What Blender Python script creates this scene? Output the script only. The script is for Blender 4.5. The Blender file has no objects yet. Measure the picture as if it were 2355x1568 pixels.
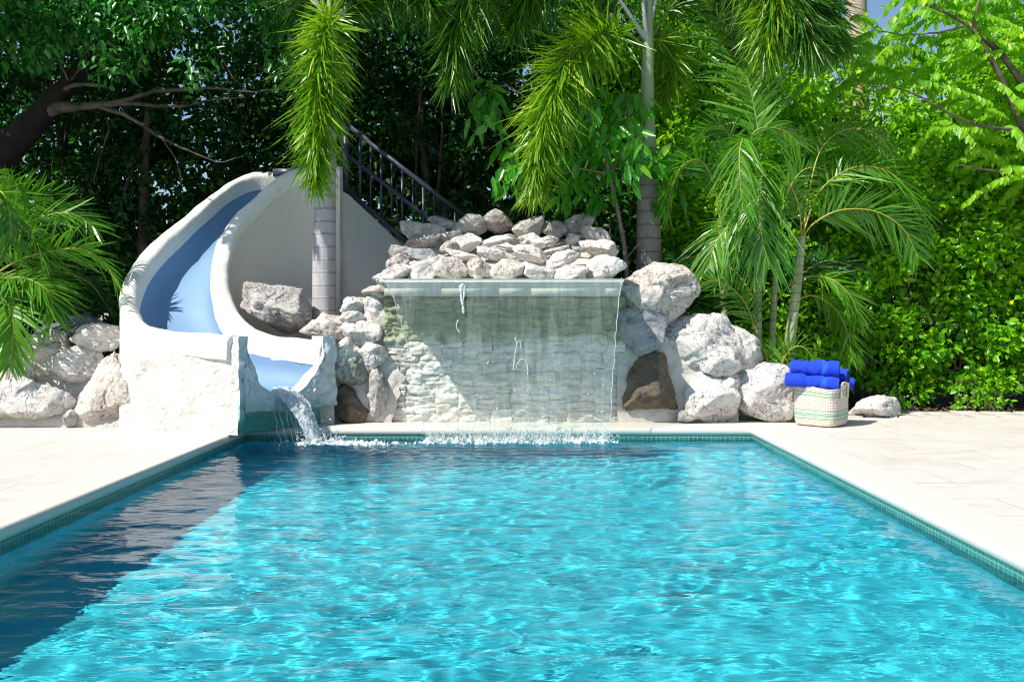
import bpy, bmesh, math, random
import numpy as np
from mathutils import Vector, Matrix
C = bpy.context.scene.collection
R = math.radians
PI = math.pi
F, CX, CY, H = 2289.0, 1195.0, 729.0, 1.2
def D(x, y, Y):
    """world point seen at photo pixel (2354 px wide picture) at distance Y"""
    return np.array([(x - CX) / F * Y, Y, H - (y - CY) / F * Y])

# ---------------------------------------------------------------- noise
_rs = np.random.RandomState(7)
_perm = np.concatenate([_rs.permutation(256)] * 3)
_grad = _rs.normal(size=(256, 3)); _grad /= np.linalg.norm(_grad, axis=1)[:, None]
def noise3(p):
    p = np.asarray(p, float)
    i = np.floor(p).astype(int); f = p - i
    u = f * f * f * (f * (f * 6 - 15) + 10)
    i &= 255
    out = 0
    for dx in (0, 1):
        for dy in (0, 1):
            for dz in (0, 1):
                h = _perm[_perm[_perm[(i[:, 0] + dx) & 255] + ((i[:, 1] + dy) & 255)] + ((i[:, 2] + dz) & 255)]
                g = _grad[h & 255]
                d = f - np.array([dx, dy, dz])
                w = (u[:, 0] if dx else 1 - u[:, 0]) * (u[:, 1] if dy else 1 - u[:, 1]) * (u[:, 2] if dz else 1 - u[:, 2])
                out = out + w * (g * d).sum(1)
    return out * 1.5
def fbm(p, octaves=4, lac=2.0, gain=0.5):
    a, s, o = 1.0, 1.0, 0
    p = np.asarray(p, float)
    for k in range(octaves):
        o = o + a * noise3(p * s + 17.3 * k)
        a *= gain; s *= lac
    return o

# ---------------------------------------------------------------- mesh and object helpers
def mesh_np(name, verts, faces, smooth=False):
    """verts (n,3); faces: list of index arrays (each (m,k)) or list of tuples"""
    me = bpy.data.meshes.new(name)
    verts = np.asarray(verts, np.float32)
    if isinstance(faces, np.ndarray): faces = [faces]
    if faces and isinstance(faces[0], (tuple, list)):
        starts, loops, n = [], [], 0
        for f in faces:
            starts.append(n); loops.extend(f); n += len(f)
        loops = np.array(loops, np.int32); starts = np.array(starts, np.int32)
    else:
        loops = np.concatenate([f.ravel() for f in faces]).astype(np.int32)
        tot = np.concatenate([np.full(len(f), f.shape[1]) for f in faces])
        starts = np.concatenate([[0], np.cumsum(tot)[:-1]]).astype(np.int32)
    me.vertices.add(len(verts)); me.vertices.foreach_set('co', verts.ravel())
    me.loops.add(len(loops)); me.loops.foreach_set('vertex_index', loops)
    me.polygons.add(len(starts)); me.polygons.foreach_set('loop_start', starts)
    if smooth: me.polygons.foreach_set('use_smooth', np.ones(len(starts), bool))
    me.update(calc_edges=True); me.validate()
    return me
def obj(name, me, m=None, parent=None, loc=(0, 0, 0)):
    o = bpy.data.objects.new(name, me); C.objects.link(o)
    if m is not None: me.materials.append(m)
    if parent is not None: o.parent = parent
    o.location = loc
    return o
def tag(o, label=None, cat=None, group=None, kind=None):
    if label: o['label'] = label
    if cat: o['category'] = cat
    if group: o['group'] = group
    if kind: o['kind'] = kind
    return o
def thing(name, label, cat, loc=(0, 0, 0), group=None):
    o = bpy.data.objects.new(name, None); C.objects.link(o); o.location = loc
    o.empty_display_size = 0.2
    return tag(o, label, cat, group)
def grid_faces(nu, nv, close_u=False, close_v=False):
    """vertex index = iu*nv + iv"""
    iu = np.arange(nu if close_u else nu - 1); iv = np.arange(nv if close_v else nv - 1)
    a, b = np.meshgrid(iu, iv, indexing='ij'); a = a.ravel(); b = b.ravel()
    a2 = (a + 1) % nu; b2 = (b + 1) % nv
    return np.stack([a * nv + b, a2 * nv + b, a2 * nv + b2, a * nv + b2], 1)
def catmull(P, n):
    P = np.asarray(P, float)
    Q = np.vstack([2 * P[0] - P[1], P, 2 * P[-1] - P[-2]])
    out = []
    for i in range(1, len(Q) - 2):
        t = np.linspace(0, 1, n, endpoint=False)[:, None]
        a, b, c, d = Q[i - 1], Q[i], Q[i + 1], Q[i + 2]
        out.append(0.5 * ((2 * b) + (c - a) * t + (2 * a - 5 * b + 4 * c - d) * t ** 2 + (3 * b - a - 3 * c + d) * t ** 3))
    out.append(P[-1:])
    return np.vstack(out)
def nrm(v):
    v = np.asarray(v, float)
    return v / np.maximum(np.linalg.norm(v, axis=-1, keepdims=True), 1e-9)
def frames(P):
    """tangent, side, up along a curve (up kept near world z)"""
    T = np.gradient(P, axis=0); T = nrm(T)
    up = np.tile([0, 0, 1.0], (len(P), 1))
    bad = np.abs(T[:, 2]) > 0.97
    up[bad] = [0, 1.0, 0]
    S = nrm(np.cross(T, up)); U = np.cross(S, T)
    return T, S, U
def tube(P, r, n=8, cap=True, wob=0):
    P = np.asarray(P, float); r = np.broadcast_to(np.asarray(r, float), (len(P),))
    T = nrm(np.gradient(P, axis=0))
    ref = np.array([0.31, 0.95, 0.05]) if abs(T[0] @ np.array([0.31, 0.95, 0.05])) < 0.9 else np.array([1.0, 0, 0])
    S = np.zeros_like(P); s = ref
    for i in range(len(P)):
        s = s - T[i] * (s @ T[i]); s = s / np.linalg.norm(s); S[i] = s
    U = np.cross(T, S)
    a = np.linspace(0, 2 * PI, n, endpoint=False)
    V = P[:, None] + r[:, None, None] * (np.cos(a)[None, :, None] * S[:, None] + np.sin(a)[None, :, None] * U[:, None])
    V = V.reshape(-1, 3)
    if wob: V = V + wob * np.stack([fbm(V * 6 + k * 31, 3) for k in range(3)], 1)
    fs = [grid_faces(len(P), n, close_v=True)]
    if cap:
        V = np.vstack([V, P[:1], P[-1:]]); b = len(V) - 2
        k = np.arange(n); k2 = (k + 1) % n; e = (len(P) - 1) * n
        fs.append(np.stack([np.full(n, b), k2, k], 1)); fs.append(np.stack([np.full(n, b + 1), e + k, e + k2], 1))
    return V, fs
class MB:
    """collects pieces and links them as one mesh object"""
    def __init__(s): s.v = []; s.f = []; s.n = 0
    def add(s, V, fs):
        if isinstance(fs, np.ndarray): fs = [fs]
        s.v.append(np.asarray(V, float)); s.f += [np.asarray(f) + s.n for f in fs]; s.n += len(V)
    def box(s, lo, hi, M=None, bev=0.0):
        bm = bmesh.new(); bmesh.ops.create_cube(bm, size=1)
        lo = np.array(lo, float); hi = np.array(hi, float)
        for v in bm.verts: v.co = Vector((lo + hi) / 2 + np.array(v.co) * (hi - lo))
        if bev: bmesh.ops.bevel(bm, geom=list(bm.edges), offset=bev, segments=2, affect='EDGES', profile=0.5)
        if M is not None: bm.transform(M)
        s.bm(bm)
    def bm(s, bm):
        bm.verts.index_update()
        V = np.array([v.co[:] for v in bm.verts]); by = {}
        for f in bm.faces: by.setdefault(len(f.verts), []).append([v.index for v in f.verts])
        s.add(V, [np.array(x) for x in by.values()]); bm.free()
    def tube(s, P, r, n=8, **k): s.add(*tube(P, r, n, **k))
    def build(s, name, m=None, parent=None, smooth=False, off=(0, 0, 0)):
        return obj(name, mesh_np(name, np.vstack(s.v) - np.asarray(off, float), s.f, smooth), m, parent)
def autosmooth(o, deg=40):
    me = o.data
    me.polygons.foreach_set('use_smooth', np.ones(len(me.polygons), bool))
    bm = bmesh.new(); bm.from_mesh(me)
    for e in bm.edges:
        if len(e.link_faces) == 2 and e.calc_face_angle(0) > R(deg): e.smooth = False
    bm.to_mesh(me); bm.free()

# ---------------------------------------------------------------- materials
class MT:
    def __init__(s, name):
        s.m = bpy.data.materials.new(name); s.m.use_nodes = True
        s.nt = s.m.node_tree; s.nt.nodes.clear()
        s.out = s.nt.nodes.new('ShaderNodeOutputMaterial')
    def n(s, typ, ins=None, **props):
        nd = s.nt.nodes.new('ShaderNode' + typ)
        for k, v in props.items(): setattr(nd, k, v)
        for k, v in (ins or {}).items():
            sock = nd.inputs[k]
            if hasattr(v, 'is_output'): s.nt.links.new(v, sock)
            else: sock.default_value = v
        return nd
    def coord(s, which='Object'): return s.n('TexCoord').outputs[which]
    def noise(s, vec, scale, detail=4, rough=0.55, dist=0.0):
        return s.n('TexNoise', {'Vector': vec, 'Scale': scale, 'Detail': detail, 'Roughness': rough, 'Distortion': dist}).outputs['Fac']
    def ramp(s, fac, stops, interp='LINEAR'):
        nd = s.n('ValToRGB', {'Fac': fac}); cr = nd.color_ramp; cr.interpolation = interp
        while len(cr.elements) > 1: cr.elements.remove(cr.elements[-1])
        for i, (p, c) in enumerate(stops):
            e = cr.elements[0] if i == 0 else cr.elements.new(p)
            e.position = p
            c = (c, c, c) if isinstance(c, (int, float)) else c
            e.color = (*c, 1)
        return nd.outputs['Color']
    def mix(s, fac, a, b, blend='MIX'):
        nd = s.n('Mix', data_type='RGBA', blend_type=blend)
        for i, v in ((0, fac), (6, a), (7, b)):
            if hasattr(v, 'is_output'): s.nt.links.new(v, nd.inputs[i])
            else: nd.inputs[i].default_value = v if i == 0 else ((*v, 1) if len(v) == 3 else v)
        return nd.outputs[2]
    def math(s, op, a, b=0.0, clamp=False):
        nd = s.n('Math', operation=op, use_clamp=clamp)
        for i, v in ((0, a), (1, b)):
            if hasattr(v, 'is_output'): s.nt.links.new(v, nd.inputs[i])
            else: nd.inputs[i].default_value = v
        return nd.outputs[0]
    def vmath(s, op, a, b=(0, 0, 0)):
        nd = s.n('VectorMath', operation=op)
        for i, v in ((0, a), (1, b)):
            if hasattr(v, 'is_output'): s.nt.links.new(v, nd.inputs[i])
            else: nd.inputs[i].default_value = v
        return nd.outputs[0]
    def bump(s, h, strength=0.5, dist=0.01, normal=None):
        ins = {'Height': h, 'Strength': strength, 'Distance': dist}
        if normal is not None: ins['Normal'] = normal
        return s.n('Bump', ins).outputs[0]
    def pbsdf(s, color, rough=0.6, normal=None, **kw):
        nd = s.n('BsdfPrincipled')
        def put(k, v):
            if hasattr(v, 'is_output'): s.nt.links.new(v, nd.inputs[k])
            else: nd.inputs[k].default_value = (*v, 1) if isinstance(v, (tuple, list)) and len(v) == 3 else v
        put('Base Color', color); put('Roughness', rough)
        if normal is not None: put('Normal', normal)
        for k, v in kw.items(): put(k.replace('_', ' '), v)
        return nd.outputs[0]
    def done(s, shader, disp=None):
        s.nt.links.new(shader, s.out.inputs['Surface']); return s.m
# ================================================================ pool, deck, ground, world
WZ = -0.128
XL, XR, YB, YF = -2.97, 2.52, 10.80, 1.3
FLOOR = -1.02
def mat_deck():
    t = MT('deck_stone'); co = t.coord('Object')
    sep = t.n('SeparateXYZ', {0: co})
    br = t.n('TexBrick', {'Vector': co, 'Color1': (0.60, 0.555, 0.50, 1), 'Color2': (0.66, 0.615, 0.56, 1), 'Mortar': (0.36, 0.325, 0.285, 1),
                          'Scale': 1.0, 'Mortar Size': 0.006, 'Mortar Smooth': 0.3, 'Bias': 0.0, 'Brick Width': 0.9, 'Row Height': 0.6}, offset=0.5)
    n1 = t.noise(co, 1.6, 6, 0.6, 0.6); n2 = t.noise(co, 14, 5, 0.65); n3 = t.noise(co, 120, 3, 0.6)
    mp = t.n('Mapping', {'Vector': co, 'Scale': (2.2, 3.2, 1.0)})
    vein = t.noise(mp.outputs[0], 1.0, 6, 0.65, 1.5)
    c = t.mix(t.ramp(n1, [(0.35, 0), (0.7, 1)]), br.outputs['Color'], (0.66, 0.63, 0.575), 'MIX')
    c = t.mix(t.math('MULTIPLY', t.ramp(vein, [(0.52, 0), (0.62, 1)]), 0.35), c, (0.50, 0.44, 0.37))
    c = t.mix(t.math('MULTIPLY', t.ramp(n2, [(0.55, 0), (0.8, 1)]), 0.6), c, (0.46, 0.405, 0.335))
    c = t.mix(1.0, c, t.ramp(n3, [(0.3, 0.93), (0.6, 1.0)]), 'MULTIPLY')
    h = t.math('ADD', t.math('MULTIPLY', n3, 0.3), t.math('MULTIPLY', br.outputs['Fac'], -1.0))
    return t.done(t.pbsdf(c, t.ramp(n2, [(0.3, 0.45), (0.7, 0.65)]), t.bump(h, 0.35, 0.004)))
def mat_coping():
    t = MT('coping_stone'); co = t.coord('Object')
    n1 = t.noise(co, 3, 5, 0.6); n3 = t.noise(co, 90, 4, 0.65); n2 = t.noise(co, 22, 4, 0.6)
    c = t.mix(n1, (0.60, 0.565, 0.50), (0.66, 0.625, 0.565))
    c = t.mix(t.math('MULTIPLY', t.ramp(n3, [(0.56, 0), (0.68, 1)]), 0.4), c, (0.47, 0.44, 0.39))
    c = t.mix(t.math('MULTIPLY', t.ramp(n2, [(0.58, 0), (0.7, 1)]), 0.2), c, (0.52, 0.49, 0.43))
    return t.done(t.pbsdf(c, 0.62, t.bump(n3, 0.5, 0.004)))
def mat_mosaic(scale_name='mosaic'):
    # small glass tiles; u along the wall, v up, tile 5 cm, colour only of the tiles themselves
    t = MT(scale_name); co = t.coord('UV')
    br = t.n('TexBrick', {'Vector': co, 'Color1': (0.02, 0.15, 0.115, 1), 'Color2': (0.035, 0.21, 0.165, 1), 'Mortar': (0.28, 0.42, 0.37, 1),
                          'Scale': 1.0, 'Mortar Size': 0.0035, 'Mortar Smooth': 0.1, 'Bias': 0.0, 'Brick Width': 0.05, 'Row Height': 0.05}, offset=0.0)
    w = t.n('TexWhiteNoise', {'Vector': t.vmath('SNAP', co, (0.05, 0.05, 0.05))}).outputs['Value']
    c = t.mix(t.math('MULTIPLY', w, 0.5), br.outputs['Color'], (0.06, 0.27, 0.22))
    return t.done(t.pbsdf(c, 0.15, t.bump(br.outputs['Fac'], 0.4, -0.003)))
def mat_pool():
    t = MT('pool_plaster'); co = t.coord('Object')
    n1 = t.noise(co, 1.3, 4, 0.55); n2 = t.noise(co, 40, 3, 0.6)
    c = t.mix(n1, (0.03, 0.56, 0.70), (0.04, 0.62, 0.74))
    c = t.mix(t.math('MULTIPLY', n2, 0.25), c, (0.02, 0.50, 0.66))
    return t.done(t.pbsdf(c, 0.7))
def mat_water():
    t = MT('water')
    co = t.coord('Object')
    m1 = t.n('Mapping', {'Vector': co, 'Scale': (1.0, 1.9, 1.0)}).outputs[0]
    n1 = t.noise(m1, 4.2, 2, 0.5, 0.8); n2 = t.noise(m1, 13, 2, 0.5, 0.6)
    big = t.ramp(t.noise(co, 0.8, 2, 0.5), [(0.35, 0.35), (0.65, 1.0)])
    h = t.math('MULTIPLY', t.math('ADD', n1, t.math('MULTIPLY', n2, 0.22)), big)
    bmp = t.bump(h, 0.42, 0.022)
    rf = t.n('BsdfRefraction', {'Color': (1, 1, 1, 1), 'Roughness': 0.0, 'IOR': 1.333, 'Normal': bmp}).outputs[0]
    gl = t.n('BsdfGlossy', {'Color': (1, 1, 1, 1), 'Roughness': 0.0, 'Normal': bmp}).outputs[0]
    fr = t.math('MULTIPLY', t.n('Fresnel', {'IOR': 1.333, 'Normal': bmp}).outputs[0], 0.7)
    return t.done(t.n('MixShader', {0: fr, 1: rf, 2: gl}).outputs[0])
M = {}
M['deck'] = mat_deck(); M['coping'] = mat_coping(); M['mosaic'] = mat_mosaic(); M['pool'] = mat_pool(); M['water'] = mat_water()
def mat_soil():
    t = MT('soil'); co = t.coord('Object'); n = t.noise(co, 5, 6, 0.65); n2 = t.noise(co, 60, 4, 0.6)
    c = t.mix(n, (0.03, 0.02, 0.013), (0.09, 0.065, 0.042))
    c = t.mix(t.ramp(n2, [(0.6, 0), (0.7, 1)]), c, (0.17, 0.13, 0.085))
    return t.done(t.pbsdf(c, 0.9, t.bump(t.math('ADD', n, n2), 0.8, 0.03)))
M['soil'] = mat_soil()

# --- ground: one sheet to the horizon, pierced by the pool hole (a frame of four strips lies lower than the deck)
def plane_frame(x0, x1, y0, y1, hx0, hx1, hy0, hy1, z):
    xs = [x0, hx0, hx1, x1]; ys = [y0, hy0, hy1, y1]
    V = np.array([[x, y, z] for x in xs for y in ys]); fs = []
    for i in range(3):
        for j in range(3):
            if (i, j) != (1, 1): fs.append((i * 4 + j, (i + 1) * 4 + j, (i + 1) * 4 + j + 1, i * 4 + j + 1))
    return V, [np.array(fs)]
CW = 0.33
tag(obj('ground', mesh_np('ground', *plane_frame(-300, 300, -300, 300, XL - 0.2, XR + 0.2, YF - 0.2, YB + 0.2, -0.03)), M['soil']), kind='structure')
V, fs = plane_frame(-16, 16, -9, 11.88, XL - CW, XR + CW, YF - CW, YB + CW, 0.0)
V[V[:, 1] == YB + CW, 1] = YB + CW
tag(obj('deck', mesh_np('deck', V, fs), M['deck']), kind='structure')

# --- coping: bullnose stones around the pool, profile swept round the rectangle with mitred corners
prof = [(CW, -0.02), (CW, 0.004)]
for a in np.linspace(0, PI, 9)[0:]:
    prof.append((0.018 - 0.036 * math.sin(a), -0.042 + 0.046 * math.cos(a)))
prof.append((0.05, -0.088))
def sweep_rect(prof, x0, x1, y0, y1, n=1):
    rings = []
    for (sx, sy, cx_, cy_) in ((-1, 1, x0, y1), (1, 1, x1, y1), (1, -1, x1, y0), (-1, -1, x0, y0)):
        rings.append([(cx_ + sx * d, cy_ + sy * d, z) for d, z in prof])
    return np.array(rings).reshape(-1, 3), [grid_faces(4, len(prof), close_u=True)]
o = obj('pool_coping', mesh_np('pool_coping', *sweep_rect(prof, XL, XR, YF, YB)), M['coping'])
autosmooth(o, 50); tag(o, kind='structure')

# --- pool shell: walls with a mosaic band at the waterline, floor below
def wall_strip(z0, z1):
    V = []; UV = []; fs = []
    per = 0
    cs = [(XL, YF), (XL, YB), (XR, YB), (XR, YF), (XL, YF)]
    for (a, b) in zip(cs[:-1], cs[1:]):
        L = math.dist(a, b); k = len(V)
        V += [(*a, z0), (*b, z0), (*b, z1), (*a, z1)]; fs.append((k, k + 1, k + 2, k + 3))
        UV += [(per, 0), (per + L, 0), (per + L, z1 - z0), (per, z1 - z0)]; per += L
    return np.array(V), fs, np.array(UV)
V, fs, UV = wall_strip(-0.30, -0.08)
me = mesh_np('tile_band', V, [np.array(fs)])
uvl = me.uv_layers.new(name='UVMap'); uvl.data.foreach_set('uv', UV[[v for f in fs for v in f]].ravel())
tag(obj('pool_tile_band', me, M['mosaic']), kind='structure')
V, fs, UV = wall_strip(FLOOR, -0.30)
V = np.vstack([V, [(XL, YF, FLOOR), (XR, YF, FLOOR), (XR, YB, FLOOR), (XL, YB, FLOOR)]]); k = len(V) - 4
shell = tag(obj('pool_floor', mesh_np('pool_floor', V, [np.array(fs + [(k, k + 1, k + 2, k + 3)])]), M['pool']), kind='structure')

# --- water surface with real waves
WAVE = 0.52
def wave_height(x, y):
    rs = np.random.RandomState(11)
    wx = x + 0.10 * noise3(np.stack([x * 1.1, y * 1.1, x * 0 + 3.3], 1)); wy = y + 0.10 * noise3(np.stack([x * 1.1, y * 1.1, x * 0 + 9.1], 1))
    h = np.zeros_like(x)
    for k in range(90):
        lam = 0.10 * (6.5 ** (rs.rand() ** 1.05))
        th = rs.normal(0, 0.75) + (PI / 2)
        if rs.rand() < 0.25: th = rs.rand() * 2 * PI
        kk = 2 * PI / lam
        h += (lam ** 1.35) * np.sin(kk * (math.cos(th) * wx + math.sin(th) * wy) + rs.rand() * 2 * PI)
    h *= 0.0031 * WAVE
    mod = 0.75 + 0.7 * noise3(np.stack([x * 0.45, y * 0.45, x * 0 + 1.7], 1))
    h *= np.clip(mod, 0.35, 1.4)
    h += 0.0022 * fbm(np.stack([wx * 3.4, wy * 8.0, x * 0 + 5], 1), 2)
    lf = np.clip((-0.4 - x) / 1.4, 0, 1); h += 0.0065 * lf * fbm(np.stack([wx * 1.5, wy * 3.2, x * 0 + 8], 1), 2)
    # rings from the two places where water falls in
    for (sx, sy, amp, lam) in ((-1.95, 10.05, 0.010, 0.16),):
        r = np.hypot(x - sx, y - sy); h += amp * np.sin(2 * PI * r / lam) * np.exp(-r / 0.9) * (r > 0.02)
    dl = np.clip(10.42 - y, 0, 9) ; inx = np.clip((0.95 - np.abs(x + 0.12)) / 0.4 + 1, 0, 1)
    h += inx * 0.006 * np.sin(2 * PI * dl / 0.23 + 3 * noise3(np.stack([x * 2, y * 2, x * 0], 1))) * np.exp(-dl / 1.3)
    d = np.hypot((np.abs(x + 0.12) - 1.0).clip(0), y - 10.45); h += 0.02 * np.exp(-(d / 0.22) ** 2) * (0.6 + fbm(np.stack([x * 9, y * 9, x * 0], 1), 3))
    d = np.hypot(x + 1.95, y - 10.05); h += 0.03 * np.exp(-(d / 0.22) ** 2) * (0.6 + fbm(np.stack([x * 10, y * 10, x * 0], 1), 3))
    return h
ys = [YF - 0.01]
while ys[-1] < YB + 0.01: ys.append(ys[-1] + max(0.011, 0.0030 * ys[-1]))
ys = np.array(ys); xs = np.linspace(XL - 0.01, XR + 0.01, 470)
X, Yg = np.meshgrid(xs, ys, indexing='ij'); x = X.ravel(); y = Yg.ravel()
V = np.stack([x, y, WZ + wave_height(x, y)], 1)
water = obj('pool_water', mesh_np('pool_water', V, grid_faces(len(xs), len(ys)), True), M['water'])
tag(water, kind='structure')
water.cycles.is_caustics_caster = True
shell.cycles.is_caustics_receiver = True

# ================================================================ sun and sky
SUN = nrm(np.array([-0.70, -0.50, 1.0]))
sl = bpy.data.lights.new('sun', 'SUN'); sl.energy = 5.0; sl.angle = R(0.5); sl.color = (1.0, 0.955, 0.88)
so = bpy.data.objects.new('sun', sl); C.objects.link(so)
so.rotation_euler = Vector(SUN).to_track_quat('Z', 'Y').to_euler()
so.location = (-6, -4, 12)
sl.cycles.is_caustics_light = True
w = bpy.data.worlds.new('World'); bpy.context.scene.world = w; w.use_nodes = True
nt = w.node_tree; bg = nt.nodes['Background']
sky = nt.nodes.new('ShaderNodeTexSky'); sky.sky_type = 'NISHITA'; sky.sun_disc = False
sky.sun_elevation = math.asin(SUN[2]); sky.sun_rotation = math.atan2(SUN[0], SUN[1])
sky.air_density = 1.0; sky.dust_density = 0.4; sky.ozone_density = 3.0
nt.links.new(sky.outputs[0], bg.inputs[0]); bg.inputs[1].default_value = 0.1
# ================================================================ camera and render settings
sc = bpy.context.scene
cd = bpy.data.cameras.new('camera'); cam = bpy.data.objects.new('camera', cd); C.objects.link(cam); sc.camera = cam
cd.sensor_width = 36; cd.lens = 36 * F / 2354.0; cd.clip_end = 2000; cd.clip_start = 0.05
cd.shift_x = (1177 - CX) / 2354.0; cd.shift_y = -(784 - CY) / 2354.0
cam.location = (0, 0, H); cam.rotation_euler = (R(90), 0, 0)
vs = sc.view_settings; vs.view_transform = 'Standard'; vs.look = 'None'; vs.gamma = 1; vs.exposure = 0.44
cy = sc.cycles
cy.max_bounces = 10; cy.diffuse_bounces = 5; cy.glossy_bounces = 4; cy.transmission_bounces = 8; cy.transparent_max_bounces = 12
cy.caustics_refractive = True; cy.caustics_reflective = False
cy.sample_clamp_indirect = 4.0; cy.blur_glossy = 0.3
cy.use_denoising = True; cy.filter_width = 1.15
try: cy.denoiser = 'OPENIMAGEDENOISE'
except Exception: pass
# ================================================================ rock material and rocks
def mat_rock(name, light=(0.85, 0.815, 0.765), dark=(0.46, 0.42, 0.385), brown=(0.32, 0.19, 0.105), amt=0.52, rust=0.65, wet=False):
    t = MT(name); rnd = t.n('ObjectInfo').outputs['Random']
    co = t.vmath('ADD', t.coord('Object'), t.n('CombineXYZ', {0: t.math('MULTIPLY', rnd, 91.0), 1: t.math('MULTIPLY', rnd, 37.0), 2: t.math('MULTIPLY', rnd, 53.0)}).outputs[0])
    n1 = t.noise(co, 3.2, 7, 0.62, 0.6); n2 = t.noise(co, 13, 8, 0.68, 0.3); n3 = t.noise(co, 60, 6, 0.7); n4 = t.noise(co, 1.7, 5, 0.6, 1.0); n5 = t.noise(co, 5.5, 6, 0.7, 1.2)
    vo = t.n('TexVoronoi', {'Vector': t.vmath('ADD', co, t.n('TexNoise', {'Vector': co, 'Scale': 6.0, 'Detail': 4.0}).outputs['Color']), 'Scale': 2.6}, feature='DISTANCE_TO_EDGE').outputs['Distance']
    crack = t.math('MULTIPLY', t.ramp(vo, [(0.0, 1), (0.006, 0.8), (0.016, 0)]), t.ramp(n1, [(0.42, 0), (0.52, 1)]))
    pit = t.ramp(t.noise(co, 34, 4, 0.6, 0.8), [(0.62, 0), (0.71, 1)])
    pitmask = t.ramp(n5, [(0.46, 0), (0.60, 1)])
    c = t.mix(t.math('MULTIPLY', t.ramp(n1, [(0.42, 0), (0.66, 1)]), amt), light, dark)
    c = t.mix(t.math('MULTIPLY', t.ramp(n2, [(0.5, 0), (0.72, 1)]), 0.75 * amt), c, tuple(x * 0.8 for x in dark))
    rm = t.math('MULTIPLY', t.ramp(n4, [(0.62, 0), (0.72, 1)]), t.math('MULTIPLY', t.ramp(n2, [(0.38, 0), (0.55, 1)]), rust))
    c = t.mix(rm, c, brown)
    c = t.mix(t.math('MULTIPLY', t.math('MULTIPLY', pit, pitmask), 0.7), c, (0.12, 0.095, 0.07))
    c = t.mix(t.math('MULTIPLY', crack, 0.65), c, (0.16, 0.14, 0.12))
    c = t.mix(t.math('MULTIPLY', t.ramp(n3, [(0.5, 0), (0.75, 1)]), 0.35), c, (0.42, 0.37, 0.31))
    h = t.math('ADD', t.math('MULTIPLY', n2, 0.8), t.math('ADD', t.math('MULTIPLY', n3, 0.35), t.math('ADD', t.math('MULTIPLY', t.math('MULTIPLY', pit, pitmask), -0.6), t.math('MULTIPLY', crack, -0.7))))
    return t.done(t.pbsdf(c, 0.3 if wet else 0.85, t.bump(h, 1.0, 0.05)))
M['rock_white'] = mat_rock('rock_white')
M['rock_grey'] = mat_rock('rock_grey', (0.64, 0.60, 0.56), (0.33, 0.295, 0.27), (0.30, 0.20, 0.125), 0.8, 0.3)
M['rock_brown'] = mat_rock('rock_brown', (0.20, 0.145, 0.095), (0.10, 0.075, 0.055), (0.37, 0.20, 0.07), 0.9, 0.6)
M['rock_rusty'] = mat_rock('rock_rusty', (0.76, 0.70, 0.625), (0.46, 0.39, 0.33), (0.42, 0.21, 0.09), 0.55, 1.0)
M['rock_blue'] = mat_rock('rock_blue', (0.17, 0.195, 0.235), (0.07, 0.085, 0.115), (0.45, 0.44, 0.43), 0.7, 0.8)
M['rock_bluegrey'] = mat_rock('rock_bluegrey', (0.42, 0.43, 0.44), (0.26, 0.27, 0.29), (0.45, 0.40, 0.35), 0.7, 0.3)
M['rock_green'] = mat_rock('rock_green', (0.56, 0.57, 0.52), (0.15, 0.18, 0.12), (0.26, 0.22, 0.07), 0.95, 0.9)
_ico = {}
def ico(sub):
    if sub not in _ico:
        bm = bmesh.new(); bmesh.ops.create_icosphere(bm, subdivisions=sub, radius=1.0)
        _ico[sub] = (np.array([v.co[:] for v in bm.verts]), np.array([[v.index for v in f.verts] for f in bm.faces])); bm.free()
    return _ico[sub]
def rock_mesh(size, seed, sub=5, cuts=10, rough=0.06, soft=0.014, pits=0.03, flat=None, taper=0.0):
    rs = np.random.RandomState(seed)
    V, Fc = ico(sub)
    n = nrm(rs.normal(size=(cuts + 5, 3))); d = np.concatenate([rs.uniform(0.55, 0.80, cuts), rs.uniform(0.78, 0.9, 5)])
    off = rs.uniform(-50, 50, 3)
    Vw = nrm(V + 0.10 * np.stack([fbm(V * 1.3 + off + q * 9, 3) for q in range(3)], 1))
    dots = Vw @ n.T
    r = np.where(dots > 0.05, d / np.maximum(dots, 0.05), 9.0)
    r = np.minimum(r, 1.05)
    k = 1.0 / soft
    rr = -np.log(np.exp(-k * r).sum(1) + np.exp(-k * 1.0)) / k
    sz = np.asarray(size, float)
    P = V * rr[:, None]
    P = P / np.abs(P).max(0)
    W = P * sz
    m = sz.mean(); q = W / m
    dsp = rough * 0.8 * m * fbm(q * 1.0 + off, 2, 2.1, 0.5)
    c = noise3(q * 2.2 + off + 7); dsp -= pits * m * np.clip(1 - np.abs(c) * 7, 0, 1) * 0.9
    st = fbm(q * np.array([1.0, 1.0, 1.5]) * 0.9 + off + 20, 2) * 2.6; f = st - np.floor(st); f = np.clip(f * 6, 0, 1)
    dsp += 0.055 * m * (np.floor(st) + f) * (0.5 + rough * 6)
    dsp += 0.0065 * fbm(W * 11 + off, 4, 2.2, 0.6)
    W = W + nrm(W / sz) * dsp[:, None]
    if taper:
        f = 1 - taper * np.clip((W[:, 2] / sz[2] + 0.6) / 1.6, 0, 1); W[:, 0] *= f; W[:, 1] *= f
    for q in (0, 2):
        lo, hi = W[:, q].min(), W[:, q].max(); W[:, q] = (W[:, q] - (lo + hi) / 2) * (2 * sz[q] / (hi - lo))
    return W, Fc
ROCKS = []
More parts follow.
